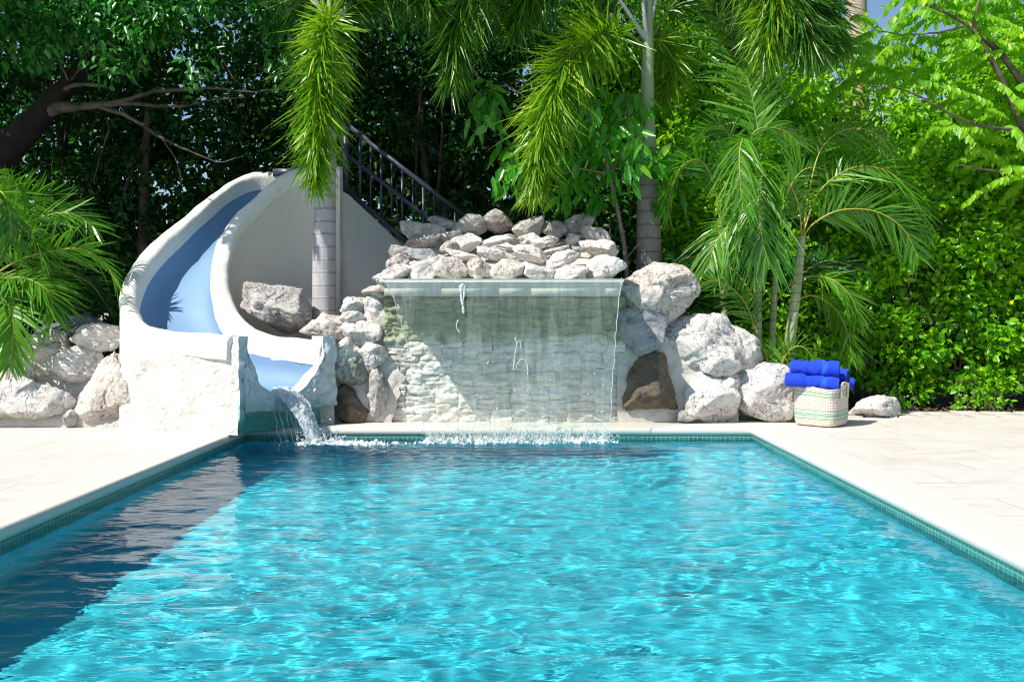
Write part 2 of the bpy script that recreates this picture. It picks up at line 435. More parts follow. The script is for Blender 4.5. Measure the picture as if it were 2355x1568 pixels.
def rock(box, Y, label, mat='rock_white', seed=0, depth=None, sub=5, tilt=0, group=None, cuts=10, rough=0.06, pits=0.03, name='rock', taper=0.0, grow=1.04):
    x0, y0, x1, y1 = box
    a = D(x0, y1, Y); b = D(x1, y0, Y); c = (a + b) / 2
    sz = np.abs(b - a) / 2 * grow
    dep = depth / 2 if depth else (sz[0] + sz[2]) / 2 * 0.95
    W, Fc = rock_mesh((sz[0], dep, sz[2]), 1000 + seed, sub, cuts, rough, pits=pits, taper=taper)
    if tilt:
        ca, sa = math.cos(R(tilt)), math.sin(R(tilt)); X, Z = W[:, 0].copy(), W[:, 2].copy()
        W[:, 0] = ca * X - sa * Z; W[:, 2] = sa * X + ca * Z
        for q, s in ((0, sz[0]), (2, sz[2])): W[:, q] *= s / np.abs(W[:, q]).max()
    base = np.array([0, 0, W[:, 2].min()])
    o = obj(name, mesh_np(name, W - base, Fc, True), M[mat], None, tuple(c + base))
    tag(o, label, 'rock', group)
    ROCKS.append(o); return o
HEAP = 'rocks heaped above the waterfall'
def heapY(yc): return 11.12 + max(0, (622 - yc)) / 102.0 * 1.55
def h2(x0, y0, x1, y1): return (847.5 + x0 * .15613, 470.8 + y0 * .15613, 847.5 + x1 * .15613, 470.8 + y1 * .15613)
def h3(x0, y0, x1, y1): return (1130 + x0 * .15614, 470.8 + y0 * .15614, 1130 + x1 * .15614, 470.8 + y1 * .15614)
heap = [
 (h2(495, 255, 1090, 520), 'rock_white', 'pale rounded rock at the left end of the heap top, resting on the brown-fronted rock'),
 (h2(445, 415, 1040, 680), 'rock_grey', 'grey-brown rock sawn flat in front, at the left edge under the pale rounded rock'),
 (h2(880, 180, 1410, 410), 'rock_grey', 'dark pitted grey rock on the heap crest just in front of the stair railing'),
 (h2(1225, 160, 1705, 520), 'rock_grey', 'tall smooth grey rock leaning left on the heap crest beside the highest rock'),
 (h2(1700, 95, 2130, 440), 'rock_grey', 'highest rock of the heap, pitted grey block with a pointed top'),
 (h2(1040, 385, 1360, 570), 'rock_white', 'small knobbly white rock below the smooth grey leaning rock'),
 (h2(310, 590, 650, 880), 'rock_grey', 'pinkish grey rock on the heap left edge below the flat-fronted brown rock'),
 (h2(275, 740, 600, 960), 'rock_rusty', 'small rock with an orange rust patch on the left slope of the heap'),
 (h2(100, 860, 675, 1150), 'rock_white', 'big white rock with a grey face on the left end of the spillway lip'),
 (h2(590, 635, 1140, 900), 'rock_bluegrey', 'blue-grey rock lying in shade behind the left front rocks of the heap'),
 (h2(590, 800, 985, 1130), 'rock_white', 'white rock with a brown shaded side, second from the left along the lip'),
 (h2(860, 765, 1120, 970), 'rock_rusty', 'small tan rock wedged above the second rock of the lip row'),
 (h2(970, 775, 1430, 1120), 'rock_rusty', 'rock with orange stains at its foot, third from the left along the lip'),
 (h2(1150, 665, 1640, 850), 'rock_white', 'flat cream rock with a brown corner in the middle left of the heap'),
 (h2(1230, 435, 1640, 730), 'rock_white', 'white rock with a brown underside in the middle left below the crest'),
 (h2(1050, 540, 1310, 710), 'rock_grey', 'small grey speckled rock beside the blue-grey shaded rock'),
 (h2(1450, 800, 1840, 1120), 'rock_rusty', 'rock with a brown hollow in its front, fourth from the left along the lip'),
 (h2(1550, 445, 2120, 660), 'rock_white', 'broad white rock with dark flecks directly below the highest rock'),
 (h2(1610, 625, 2150, 850), 'rock_white', 'low cream rock in the very middle of the heap'),
 (h3(330, 195, 785, 500), 'rock_grey', 'square grey rock with a rusty lower corner right of the highest rock'),
 (h3(740, 245, 890, 390), 'rock_grey', 'small grey rock filling the crest gap right of the square grey rock'),
 (h3(785, 255, 1140, 485), 'rock_grey', 'dark grey rock with a brown underside on the right of the crest'),
 (h3(1075, 150, 1520, 480), 'rock_grey', 'large egg-shaped grey rock at the right end of the crest'),
 (h3(1325, 330, 1735, 570), 'rock_grey', 'rounded grey rock stepping down at the right end behind the big white ones'),
 (h3(1095, 410, 1295, 580), 'rock_white', 'small pointed pale rock under the egg-shaped grey rock'),
 (h3(1305, 485, 1840, 800), 'rock_white', 'large bright white rock with dark pits on the right slope of the heap'),
 (h3(1370, 745, 1950, 1120), 'rock_white', 'largest white block of the heap on the right end of the spillway lip'),
 (h3(250, 455, 390, 600), 'rock_white', 'tiny white rock beside the brown hollow below the square grey rock'),
 (h3(380, 425, 765, 620), 'rock_white', 'white rock with a shaded notch below the square grey crest rock'),
 (h3(550, 465, 960, 650), 'rock_white', 'low pale rock sunk into mortar below the dark grey crest rock'),
 (h3(340, 595, 810, 870), 'rock_white', 'pointed white rock with a grey shaded end in the middle right of the heap'),
 (h3(760, 675, 1280, 950), 'rock_white', 'wedge-shaped white rock with a tan shaded underside right of centre'),
 (h3(1180, 620, 1340, 720), 'rock_bluegrey', 'small grey stone tucked against the large pitted white rock'),
 (h3(-10, 795, 490, 1125), 'rock_rusty', 'round white rock with a brown foot in the middle of the lip row'),
 (h3(390, 840, 860, 1120), 'rock_white', 'knobbly cream rock right of the middle of the lip row'),
 (h3(640, 920, 930, 1120), 'rock_white', 'small pinkish rock with a shaded hollow at the lip'),
 (h3(930, 855, 1410, 1125), 'rock_white', 'long white rock next to the largest white block of the lip'),
 (h3(1130, 890, 1380, 1120), 'rock_rusty', 'small rock with a yellow stain between the two big whites at the lip right'),
 (h3(740, 605, 1120, 750), 'rock_rusty', 'low rock with orange smears above the wedge-shaped white rock'),
 (h3(80, 585, 470, 690), 'rock_white', 'low flat rock with grey flecks in the upper middle of the heap'),
]
for i, (b, m, lab) in enumerate(heap):
    yc = (b[1] + b[3]) / 2
    rock(b, heapY(yc), lab, m, i, group=HEAP, cuts=9 + i % 5, sub=5 if (b[2] - b[0]) > 45 else 4, rough=0.07, tilt=[0, 24, -28, 38, -16, 12, -35][i % 7], grow=1.16, depth=(b[2] - b[0] + b[3] - b[1]) / 2 / F * 11.8)
def l6(x0, y0, x1, y1): return (734.5 + x0 * .21616, 659.1 + y0 * .21616, 734.5 + x1 * .21616, 659.1 + y1 * .21616)
SIDE = 'rocks built up beside the waterfall'
left = [
 (l6(470, -10, 760, 125), 11.35, 'rock_rusty', 'small rusty rock tucked under the left end of the spillway lip'),
 (l6(235, 120, 520, 300), 11.45, 'rock_white', 'rounded white rock on the shoulder between palm trunk and spillway'),
 (l6(485, 115, 760, 380), 11.42, 'rock_white', 'white block with a cut triangular face right under the lip left end'),
 (l6(220, 245, 480, 400), 11.38, 'rock_white', 'smooth pale rock below the rounded shoulder rock'),
 (l6(-170, 295, 345, 560), 11.42, 'rock_rusty', 'sprawling white rock with brown holes at the foot of the palm trunk'),
 (l6(255, 375, 650, 650), 11.30, 'rock_white', 'long white rock slanting up below the smooth pale rock'),
 (l6(155, 560, 450, 830), 11.22, 'rock_white', 'rough jagged white rock against the end of the slide outlet'),
 (l6(160, 715, 500, 1040), 11.22, 'rock_green', 'greenish mossy rock beside the slide outlet'),
 (l6(375, 585, 710, 920), 11.25, 'rock_white', 'crumbly white rock next to the left edge of the waterfall'),
 (l6(515, 885, 745, 1360), 11.25, 'rock_grey', 'tall grey-brown rock column left of the falling water'),
 (l6(155, 1055, 505, 1440), 11.25, 'rock_brown', 'dark brown rock with an ochre patch at the foot beside the slide outlet'),
]
for i, (b, Y, m, lab) in enumerate(left):
    rock(b, Y + 0.13, lab, m, 60 + i, group=SIDE, depth=0.36, rough=0.08, cuts=11, pits=0.06, grow=1.16)
def r4(x0, y0, x1, y1): return (1393.6 + x0 * .25224, 583.8 + y0 * .25224, 1393.6 + x1 * .25224, 583.8 + y1 * .25224)
right = [
 (r4(140, 105, 810, 610), 11.75, 'rock_rusty', 'large pitted rock with rusty hollows right of the spillway lip', 0.9),
 (r4(135, 290, 490, 600), 11.50, 'rock_rusty', 'rock with a copper orange top under the right end of the lip', 0.5),
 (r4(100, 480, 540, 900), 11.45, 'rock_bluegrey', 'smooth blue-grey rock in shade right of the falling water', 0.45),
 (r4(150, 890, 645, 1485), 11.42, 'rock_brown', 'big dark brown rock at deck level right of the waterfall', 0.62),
 (r4(460, 575, 1310, 1120), 11.75, 'rock_white', 'largest boulder of the right side, white with brown streaks', 0.95),
 (r4(1050, 670, 1410, 1090), 11.95, 'rock_white', 'white boulder shoulder behind the largest right boulder below the palms', 0.7),
 (r4(870, 830, 1210, 1110), 11.38, 'rock_white', 'angular white rock leaning on the front of the largest right boulder', 0.45),
 (r4(735, 1080, 1170, 1520), 11.38, 'rock_white', 'white rock with a brown foot right of the big dark brown rock', 0.5),
 (r4(990, 1060, 1230, 1350), 11.45, 'rock_white', 'narrow white rock squeezed left of the long boulder by the basket', 0.4),
 (r4(1170, 1020, 1720, 1530), 11.50, 'rock_white', 'long white boulder standing left of the towel basket', 0.6),
 (r4(1215, 1005, 1580, 1120), 11.95, 'rock_white', 'low white rock behind the boulder by the basket', 0.4),
 (r4(640, 1410, 860, 1530), 11.36, 'rock_grey', 'small flat tan stone on the deck beside the big dark brown rock', 0.3),
]
for i, (b, Y, m, lab, dp) in enumerate(right):
    rock(b, Y, lab, m, 80 + i, group=SIDE, depth=dp, sub=6 if i in (0, 4, 3, 9) else 5, rough=0.07, cuts=12 if i != 3 else 7, pits=0.07 if i < 2 else 0.03, grow=1.05 if i in (3, 11) else 1.15, taper=0.42 if i == 3 else 0)
def k7(x0, y0, x1, y1): return (x0 * .18012, 715.6 + y0 * .18012, x1 * .18012, 715.6 + y1 * .18012)
LEFT = 'rocks walled up left of the slide'
lrocks = [
 (k7(-420, 835, 950, 1465), 10.95, 'rock_white', 'large smooth rounded boulder left of the slide at deck level', 0.7, 0.0, 6),
 (k7(950, 525, 1840, 1480), 10.95, 'rock_rusty', 'tall triangular rock with holes and rust beside the slide block', 0.6, 0.45, 6),
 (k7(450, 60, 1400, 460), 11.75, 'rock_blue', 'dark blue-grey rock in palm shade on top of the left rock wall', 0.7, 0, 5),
 (k7(985, 170, 1590, 510), 11.45, 'rock_white', 'chunky white rock against the outside of the slide rim', 0.5, 0, 5),
 (k7(170, 270, 900, 900), 11.35, 'rock_rusty', 'tan rock striped by frond shadows above the large rounded boulder', 0.6, 0, 5),
 (k7(560, 440, 1260, 930), 11.30, 'rock_white', 'creased white rock between the rounded boulder and the triangular rock', 0.55, 0, 6),
 (k7(825, 1250, 1015, 1490), 10.85, 'rock_grey', 'small grey stone at the foot between boulder and triangular rock', 0.25, 0, 5),
 (k7(1460, 560, 1680, 900), 11.0, 'rock_rusty', 'small brown-holed stone squeezed against the slide block', 0.3, 0, 4),
 (k7(-1700, 700, -380, 1480), 11.2, 'rock_white', 'broad white boulder continuing the left rock wall away from the slide', 0.8, 0, 5),
]
for i, (b, Y, m, lab, dp, tp, sb) in enumerate(lrocks):
    rock(b, Y, lab, m, 110 + i, group=LEFT, depth=dp, sub=sb, rough=0.05, cuts=10, taper=tp, pits=0.07 if i in (1,) else 0.03, grow=1.04 if i in (0, 1, 6) else 1.14)
rock((553, 645, 722, 768), 12.0, 'grey boulder with one sunlit patch in the hollow of the slide', 'rock_grey', 131, depth=0.8, sub=6, cuts=11, rough=0.06, tilt=-18)
rock((1952, 908, 2074, 966), 12.02, 'low white rock alone on the deck right of the towel basket', 'rock_white', 134, depth=0.5, cuts=9, rough=0.08)
# mortar beds that hold the rocks
def mat_mortar():
    t = MT('mortar'); co = t.coord('Object'); n = t.noise(co, 6, 6, 0.65, 0.4); n2 = t.noise(co, 45, 5, 0.65)
    c = t.mix(n, (0.54, 0.495, 0.43), (0.68, 0.64, 0.58)); c = t.mix(t.math('MULTIPLY', t.ramp(n, [(0.6, 0), (0.72, 1)]), 0.5), c, (0.50, 0.37, 0.22))
    c = t.mix(t.math('MULTIPLY', t.ramp(n2, [(0.55, 0), (0.7, 1)]), 0.3), c, (0.4, 0.36, 0.31))
    return t.done(t.pbsdf(c, 0.85, t.bump(t.math('ADD', n, n2), 0.8, 0.025)))
M['mortar'] = mat_mortar()
def sheet(fn, nu, nv, amp=0.03, sc=4.0, seed=0, thick=0.0, flat_edges=False):
    """displaced closed slab: fn(u,v)-> front point; normal displacement by noise; back offset by thick along `thickdir`"""
    u, v = np.meshgrid(np.linspace(0, 1, nu), np.linspace(0, 1, nv), indexing='ij')
    P = fn(u.ravel(), v.ravel())
    G = P.reshape(nu, nv, 3)
    N = nrm(np.cross(np.gradient(G, axis=0), np.gradient(G, axis=1)).reshape(-1, 3))
    d = amp * fbm(P * sc + seed * 7.7, 5)
    return P + N * d[:, None], grid_faces(nu, nv), N
# ================================================================ water slide
def mat_plaster(name, col, bumpk=0.5, stain=0.3):
    t = MT(name); co = t.coord('Object'); n = t.noise(co, 1.8, 5, 0.6); n2 = t.noise(co, 35, 5, 0.62); n3 = t.noise(co, 7, 4, 0.6)
    c = t.mix(n, col, tuple(x * 0.93 for x in col))
    c = t.mix(t.math('MULTIPLY', t.ramp(n3, [(0.55, 0), (0.75, 1)]), stain), c, tuple(x * y for x, y in zip(col, (0.80, 0.76, 0.68))))
    return t.done(t.pbsdf(c, 0.7, t.bump(t.math('ADD', n2, t.math('MULTIPLY', n3, 1.2)), bumpk, 0.012)))
M['rim'] = mat_plaster('rim_plaster', (0.80, 0.775, 0.70), 0.45, 0.2)
M['wall_plaster'] = mat_plaster('wall_plaster', (0.72, 0.67, 0.58), 0.5, 0.25)
def mat_chute():
    t = MT('chute_blue'); co = t.coord('Object'); n = t.noise(co, 2.2, 4, 0.6); n2 = t.noise(co, 50, 4, 0.6)
    c = t.mix(n, (0.155, 0.28, 0.45), (0.18, 0.31, 0.48))
    return t.done(t.pbsdf(c, t.ramp(n, [(0.3, 0.55), (0.7, 0.7)]), t.bump(n2, 0.12, 0.004)))
M['chute'] = mat_chute()
def mat_block():
    t = MT('block_stone'); co = t.coord('Object')
    n1 = t.noise(co, 4, 6, 0.6, 0.8); n2 = t.noise(co, 17, 8, 0.7, 0.4); n3 = t.noise(co, 70, 5, 0.65)
    c = t.mix(t.ramp(n1, [(0.42, 0), (0.68, 1)]), (0.70, 0.67, 0.62), (0.50, 0.465, 0.425))
    c = t.mix(t.math('MULTIPLY', t.ramp(n2, [(0.58, 0), (0.72, 1)]), 0.5), c, (0.40, 0.36, 0.32))
    h = t.math('ADD', n2, t.math('MULTIPLY', n3, 0.25))
    return t.done(t.pbsdf(c, 0.85, t.bump(h, 0.7, 0.022)))
M['block'] = mat_block()
def mat_outlet():
    # stone round the outlet: pale, wet, reflected pool light painted in as blue-green low down
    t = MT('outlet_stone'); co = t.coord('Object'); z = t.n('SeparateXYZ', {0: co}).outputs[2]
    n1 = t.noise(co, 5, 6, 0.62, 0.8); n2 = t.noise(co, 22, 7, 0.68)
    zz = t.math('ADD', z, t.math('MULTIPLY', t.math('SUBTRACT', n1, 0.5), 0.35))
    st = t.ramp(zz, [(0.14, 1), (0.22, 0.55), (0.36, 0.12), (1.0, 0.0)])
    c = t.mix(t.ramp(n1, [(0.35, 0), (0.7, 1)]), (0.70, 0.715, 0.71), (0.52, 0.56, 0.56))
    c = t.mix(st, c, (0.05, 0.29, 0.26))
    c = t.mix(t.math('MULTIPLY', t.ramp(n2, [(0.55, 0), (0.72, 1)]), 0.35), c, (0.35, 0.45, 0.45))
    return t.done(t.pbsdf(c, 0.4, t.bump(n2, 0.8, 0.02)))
M['outlet'] = mat_outlet()
# stations: (L pixel x, y, distance), (R pixel x, y, distance), channel depth
ST = [
 ((541, 772, 10.20), (752, 787, 11.08), 0.60),
 ((465, 766, 10.42), (680, 776, 11.18), 0.60),
 ((385, 760, 10.66), (612, 768, 11.36), 0.60),
 ((322, 742, 10.92), (556, 738, 11.62), 0.58),
 ((300, 700, 11.35), (520, 690, 11.85), 0.55),
 ((303, 640, 11.80), (506, 618, 12.10), 0.58),
 ((345, 572, 12.35), (514, 556, 12.30), 0.58),
 ((425, 500, 12.95), (538, 503, 12.50), 0.60),
 ((505, 435, 13.50), (582, 459, 12.72), 0.60),
 ((565, 402, 13.90), (634, 412, 12.90), 0.60),
 ((625, 396, 14.10), (690, 387, 13.02), 0.56),
 ((700, 398, 14.15), (775, 382, 13.05), 0.52),
]
Lp = catmull([D(*a) for a, b, c in ST], 10); Rp = catmull([D(*b) for a, b, c in ST], 10)
Dp = catmull([[c, 0, 0] for a, b, c in ST], 10)[:, 0]
Z = np.array([0, 0, 1.0])
slide = thing('water_slide', 'cream and blue curved water slide with a white stone outlet block into the pool', 'water slide', (-3.6, 11.9, 0.0))
SO = np.array([-3.6, 11.9, 0.0])
across = Rp - Lp; across[:, 2] = 0; across = nrm(across)
RW = 0.105
def rim_section(Pc, side, low):
    """rounded top rim: side = unit vectors towards the channel; low = depth of the inner face"""
    sec = []
    for a in np.linspace(-1, 1, 11):
        ang = a * PI / 2
        sec.append((RW * math.sin(ang), -0.095 + 0.095 * math.cos(ang)))
    prof = [(-RW, -0.24)] + sec + [(RW * 1.02, -0.2), (RW * 1.05, -low), (0.0, -low - 0.03)]
    V = np.stack([Pc + side * px + Z * pz for px, pz in prof], 1)
    V = V.reshape(-1, 3)
    V = V + 0.012 * np.stack([fbm(V * 3.5 + k * 9, 3) for k in range(3)], 1)
    n_ = len(prof); k_ = np.arange(1, n_ - 1); e_ = (len(Pc) - 1) * n_
    caps = np.vstack([np.stack([0 * k_, k_, k_ + 1], 1), np.stack([e_ + 0 * k_, e_ + k_ + 1, e_ + k_], 1)])
    return V, [grid_faces(len(Pc), n_, close_v=True), caps]
V, f = rim_section(Lp, across, 0.26); mb = MB(); mb.add(V, f); o = mb.build('rim', M['rim'], slide, True, SO); 
V, f = rim_section(Rp, -across, 0.26); mb = MB(); mb.add(V, [q[:, ::-1] for q in f]); o2_ = mb.build('rim', M['rim'], slide, True, SO); autosmooth(o, 60); autosmooth(o2_, 60)
# blue channel
Li = Lp + across * RW * 0.95 - Z * 0.24; Ri = Rp - across * RW * 0.95 - Z * 0.24
nu = 22
sec = []
for k in range(nu):
    a = PI * k / (nu - 1); u = 0.5 - 0.5 * math.copysign(abs(math.cos(a)) ** 0.85, math.cos(a)); dz = (Dp - 0.24) * (math.sin(a) ** 0.8 if math.sin(a) > 1e-6 else 0)
    sec.append(Li * (1 - u) + Ri * u - Z * dz[:, None])
V = np.stack(sec, 1).reshape(-1, 3)
mb = MB(); mb.add(V, grid_faces(len(Lp), nu)); mb.build('chute', M['chute'], slide, True, SO)
# outside walls under the rims down to the ground
def skirt(Pc, side, i0, i1, mat, name, push=0.0, nseg=14, top=-0.15, flip=False):
    A = Pc[i0:i1] - side[i0:i1] * (RW * 0.96)
    rows = []
    for k in range(nseg):
        t_ = k / (nseg - 1)
        zt = A[:, 2] + top
        q = A.copy(); q[:, 2] = zt * (1 - t_) - 0.02 * t_
        q[:, :2] -= side[i0:i1, :2] * push * t_
        rows.append(q)
    V = np.stack(rows, 1).reshape(-1, 3)
    V = V + 0.01 * np.stack([fbm(V * 2.5 + k * 5, 3) for k in range(3)], 1)
    f = grid_faces(i1 - i0, nseg)
    mb = MB(); mb.add(V, f[:, ::-1] if flip else f); return mb.build(name, mat, slide, True, SO)
skirt(Lp, across, 28, len(Lp), M['rim'], 'outer_wall', 0.04)
skirt(Rp, -across, 0, len(Rp), M['wall_plaster'], 'inner_wall', 0.0, flip=True)
# white stone block under the last run: front face
c0 = D(548, 1000, 10.11); c0[2] = -0.005; c1 = D(276, 985, 10.77); c1[2] = -0.005
tops0 = D(522, 770, 10.22)[2] - 0.03; tops1 = D(322, 764, 10.85)[2] - 0.03
def front(u, v):
    X = c1[0] * (1 - u) + c0[0] * u; Yy = c1[1] * (1 - u) + c0[1] * u
    zt = tops1 * (1 - u) + tops0 * u
    edge = np.clip((v - 0.86) / 0.14, 0, 1)
    return np.stack([X + 0.00 * v, Yy + 0.11 * edge ** 2 + 0.02 * v, v * zt], 1)
V1, f1, N1 = sheet(front, 150, 150, 0.02, 3.0, 3)
cr = 1 - np.abs(noise3(V1 * np.array([4.2, 4.2, 5.5]))) * 2.2
V1 = V1 + np.array([-0.42, -0.9, 0]) * (0.006 * np.clip((3 * fbm(V1 * np.array([5, 5, 3.5]), 3)) % 1.0 * 5, 0, 1) + 0.004 * fbm(V1 * 12, 4) - 0.012 * np.clip(cr - 0.75, 0, 1))[:, None]
mb = MB(); mb.add(V1, f1)
mb.build('outlet_block', M['block'], slide, True, SO)
# outlet end slab with the U-shaped opening, facing the pool corner
e0 = np.array([c0[0] + 0.01, c0[1] + 0.0, 0.0]); e1 = np.array([-2.055, 11.16, 0.0])
ed = nrm(e1 - e0); en = np.array([ed[1], -ed[0], 0.0]); EL = np.linalg.norm(e1 - e0)
zt0, zt1 = 1.005, 0.985
def cutz(u):
    t_ = np.clip(np.abs((u - 0.475) / 0.385), 0, 1)
    return np.where(np.abs((u - 0.475) / 0.385) < 1, 0.375 + 0.62 * (1 - (1 - t_ ** 2.2) ** (1 / 2.2)), 9)
us = np.unique(np.concatenate([np.linspace(0, 1, 70), np.linspace(0.085, 0.10, 8), np.linspace(0.85, 0.865, 8)])); zb = 0.205
mb = MB()
nv = 26
front_pts = []
for u in us:
    top = min(zt0 * (1 - u) + zt1 * u, float(cutz(np.array([u]))[0]))
    lowz = 0.0 if (u < 0.055) else zb + 0.02 * math.sin(u * 9)
    front_pts.append([e0 + ed * EL * u + Z * (lowz + (top - lowz) * k / (nv - 1)) for k in range(nv)])
FP = np.array(front_pts)
dsp = 0.03 * fbm(FP.reshape(-1, 3) * 4, 5) + 0.012 * np.floor(3 * fbm(FP.reshape(-1, 3) * 7, 3))
Fr = FP.reshape(-1, 3) + en * dsp[:, None]
Bk = FP.reshape(-1, 3) - en * 0.20
nU = len(us)
mb.add(Fr, grid_faces(nU, nv)); 
# top and underside strips between the front and the back, and the two ends
def strip(idx):
    A = Fr[idx]; B = Bk[idx]; mb.add(np.vstack([A, (A + B) / 2, B]), grid_faces(3, len(idx)))
strip(np.arange(nU) * nv + nv - 1); strip(np.arange(nU) * nv); strip(np.arange(nv)); strip(np.arange(nv) + (nU - 1) * nv)
mb.add(Bk, grid_faces(nU, nv)[:, ::-1])
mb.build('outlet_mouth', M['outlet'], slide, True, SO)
mb = MB()  # recessed wall below the mouth
def rec(u, v): return np.stack([e0[0] + ed[0] * EL * (0.03 + 0.97 * u) - en[0] * 0.17, e0[1] + ed[1] * EL * (0.03 + 0.97 * u) - en[1] * 0.17, 0.0 + 0.24 * v], 1)
V1, f1, N1 = sheet(rec, 40, 12, 0.012, 6, 2); mb.add(V1, f1)
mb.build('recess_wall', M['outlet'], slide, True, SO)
# ================================================================ stairs behind: plaster side wall, treads and a black railing
stairs = thing('staircase', 'plastered side wall of the stairs that climb to the slide behind the palm trunk', 'staircase', (-2.0, 13.2, 0.0))
sO = np.array([-2.0, 13.2, 0])
Yw = 13.05
pts = [D(772, 384, Yw)[[0, 2]], D(786, 384, Yw)[[0, 2]], D(787, 440, Yw)[[0, 2]], D(800, 447, Yw)[[0, 2]], D(922, 562, Yw)[[0, 2]], D(1120, 745, Yw)[[0, 2]]]
xa = D(768, 0, Yw)[0]
poly = [(xa, -0.02)] + [tuple(p) for p in pts] + [(pts[-1][0], -0.02)]
bm = bmesh.new()
fv = [bm.verts.new((x, Yw, z)) for x, z in poly]; fb = [bm.verts.new((x, Yw + 0.2, z)) for x, z in poly]
bm.faces.new(fv); bm.faces.new(fb[::-1])
for i in range(len(poly)): j = (i + 1) % len(poly); bm.faces.new((fv[i], fb[i], fb[j], fv[j]))
bmesh.ops.recalc_face_normals(bm, faces=bm.faces)
mb = MB(); mb.bm(bm); mb.build('side_wall', M['wall_plaster'], stairs, False, sO)
zt = pts[3][1]; xt = pts[3][0]; slope = (pts[4][1] - pts[3][1]) / (pts[4][0] - pts[3][0])
mb = MB()
nst = 13; rise = (zt - 0.12) / nst
for k in range(nst):
    x0 = xt + (k * rise) / -slope
    mb.box((x0 - 0.02, Yw + 0.202, 0), (x0 + rise / -slope, Yw + 1.1, zt - 0.12 - k * rise))
mb.box((xt - 0.12, Yw + 0.202, 0), (xt - 0.022, Yw + 1.1, zt - 0.12))
mb.build('steps', M['wall_plaster'], stairs, False, sO)
def mat_metal():
    t = MT('black_metal'); co = t.coord('Object'); n = t.noise(co, 40, 3)
    return t.done(t.pbsdf(t.mix(n, (0.032, 0.04, 0.064), (0.045, 0.053, 0.08)), 0.38, t.bump(n, 0.1, 0.002), Metallic=0.2))
M['metal'] = mat_metal()
rail = thing('stair_railing', 'black metal railing with thin balusters sloping down beside the stairs', 'railing', tuple(D(800, 445, Yw + 0.1)))
rO = D(800, 445, Yw + 0.1); Yr = Yw + 0.1
def rbar(name, a, b, r):
    mb = MB(); d = nrm(b - a); side = nrm(np.cross(d, Z)) if abs(d[2]) < 0.99 else np.array([1.0, 0, 0]); up = np.cross(side, d)
    q = [(-1, -1), (1, -1), (1, 1), (-1, 1)]
    V = np.array([p + side * s * r + up * t_ * r for p in (a, b) for s, t_ in q])
    mb.add(V, [np.array([[0, 1, 5, 4], [1, 2, 6, 5], [2, 3, 7, 6], [3, 0, 4, 7], [3, 2, 1, 0], [4, 5, 6, 7]])]); return mb.build(name, M['metal'], rail, False, rO)
def rl(x, y): return D(x, y, Yr)
top_a, top_b = rl(804, 292), rl(1130, 546); bot_a, bot_b = rl(800, 440), rl(1010, 622)
mid_a, mid_b = rl(803, 360), rl(1090, 585)
rbar('handrail', top_a, top_b, 0.030); rbar('mid_rail', mid_a, mid_b, 0.026); rbar('bottom_rail', bot_a, bot_b, 0.032)
rbar('post', rl(795, 446), rl(795, 280), 0.038); rbar('post', rl(795, 446) + np.array([0, 0.0, 0.0]), rl(795, 446) + np.array([0.09, 0, -0.1]), 0.04)
def on(a, b, x): t_ = (x - a[0]) / (b[0] - a[0]); return a + (b - a) * t_
first = None
for k in range(10):
    x = rl(828 + 24.2 * k, 300)[0]
    a = on(top_a, top_b, x); b = on(bot_a, bot_b, x)
    rbar('baluster', b, a, 0.011 if k % 2 else 0.016)
# short level railing at the slide head behind the rims
rbar('level_rail', rl(590, 376) + np.array([0, 0.9, 0]), rl(660, 372) + np.array([0, 0.9, 0]), 0.05)
# ================================================================ waterfall wall with spillway
WY = 11.40
xl0, xr0 = D(895, 0, WY)[0], D(1424, 0, WY)[0]
lipz = 1.575
fall = thing('waterfall_wall', 'stacked ledge stone wall with a white spillway lip that the water sheet falls from', 'waterfall wall', (0.0, WY, 0.0))
fO = np.array([0.0, WY, 0.0])
def mat_ledge():
    t = MT('ledge_stone'); co = t.coord('Object'); g = t.n('NewGeometry').outputs['Random Per Island']; z = t.n('SeparateXYZ', {0: co}).outputs[2]
    n1 = t.noise(co, 5, 6, 0.6, 0.5); n2 = t.noise(co, 30, 7, 0.7)
    c = t.mix(g, (0.62, 0.60, 0.54), (0.82, 0.795, 0.735))
    c = t.mix(t.math('MULTIPLY', t.ramp(g, [(0.82, 0), (0.9, 1)]), 0.5), c, (0.47, 0.37, 0.27))
    c = t.mix(t.math('MULTIPLY', t.ramp(n1, [(0.5, 0), (0.7, 1)]), 0.4), c, (0.46, 0.42, 0.36))
    zz = t.math('ADD', z, t.math('MULTIPLY', t.math('SUBTRACT', n1, 0.5), 0.5))
    c = t.mix(t.math('MULTIPLY', t.ramp(zz, [(0.88, 0), (1.18, 1)]), 0.8), c, (0.17, 0.23, 0.07))
    c = t.mix(t.math('MULTIPLY', t.ramp(n2, [(0.55, 0), (0.7, 1)]), 0.35), c, (0.33, 0.31, 0.26))
    return t.done(t.pbsdf(c, 0.55, t.bump(t.math('ADD', n2, n1), 0.8, 0.02)))
M['ledge'] = mat_ledge()
rs = np.random.RandomState(5)
mb = MB(); z = 0.0
ico2 = None
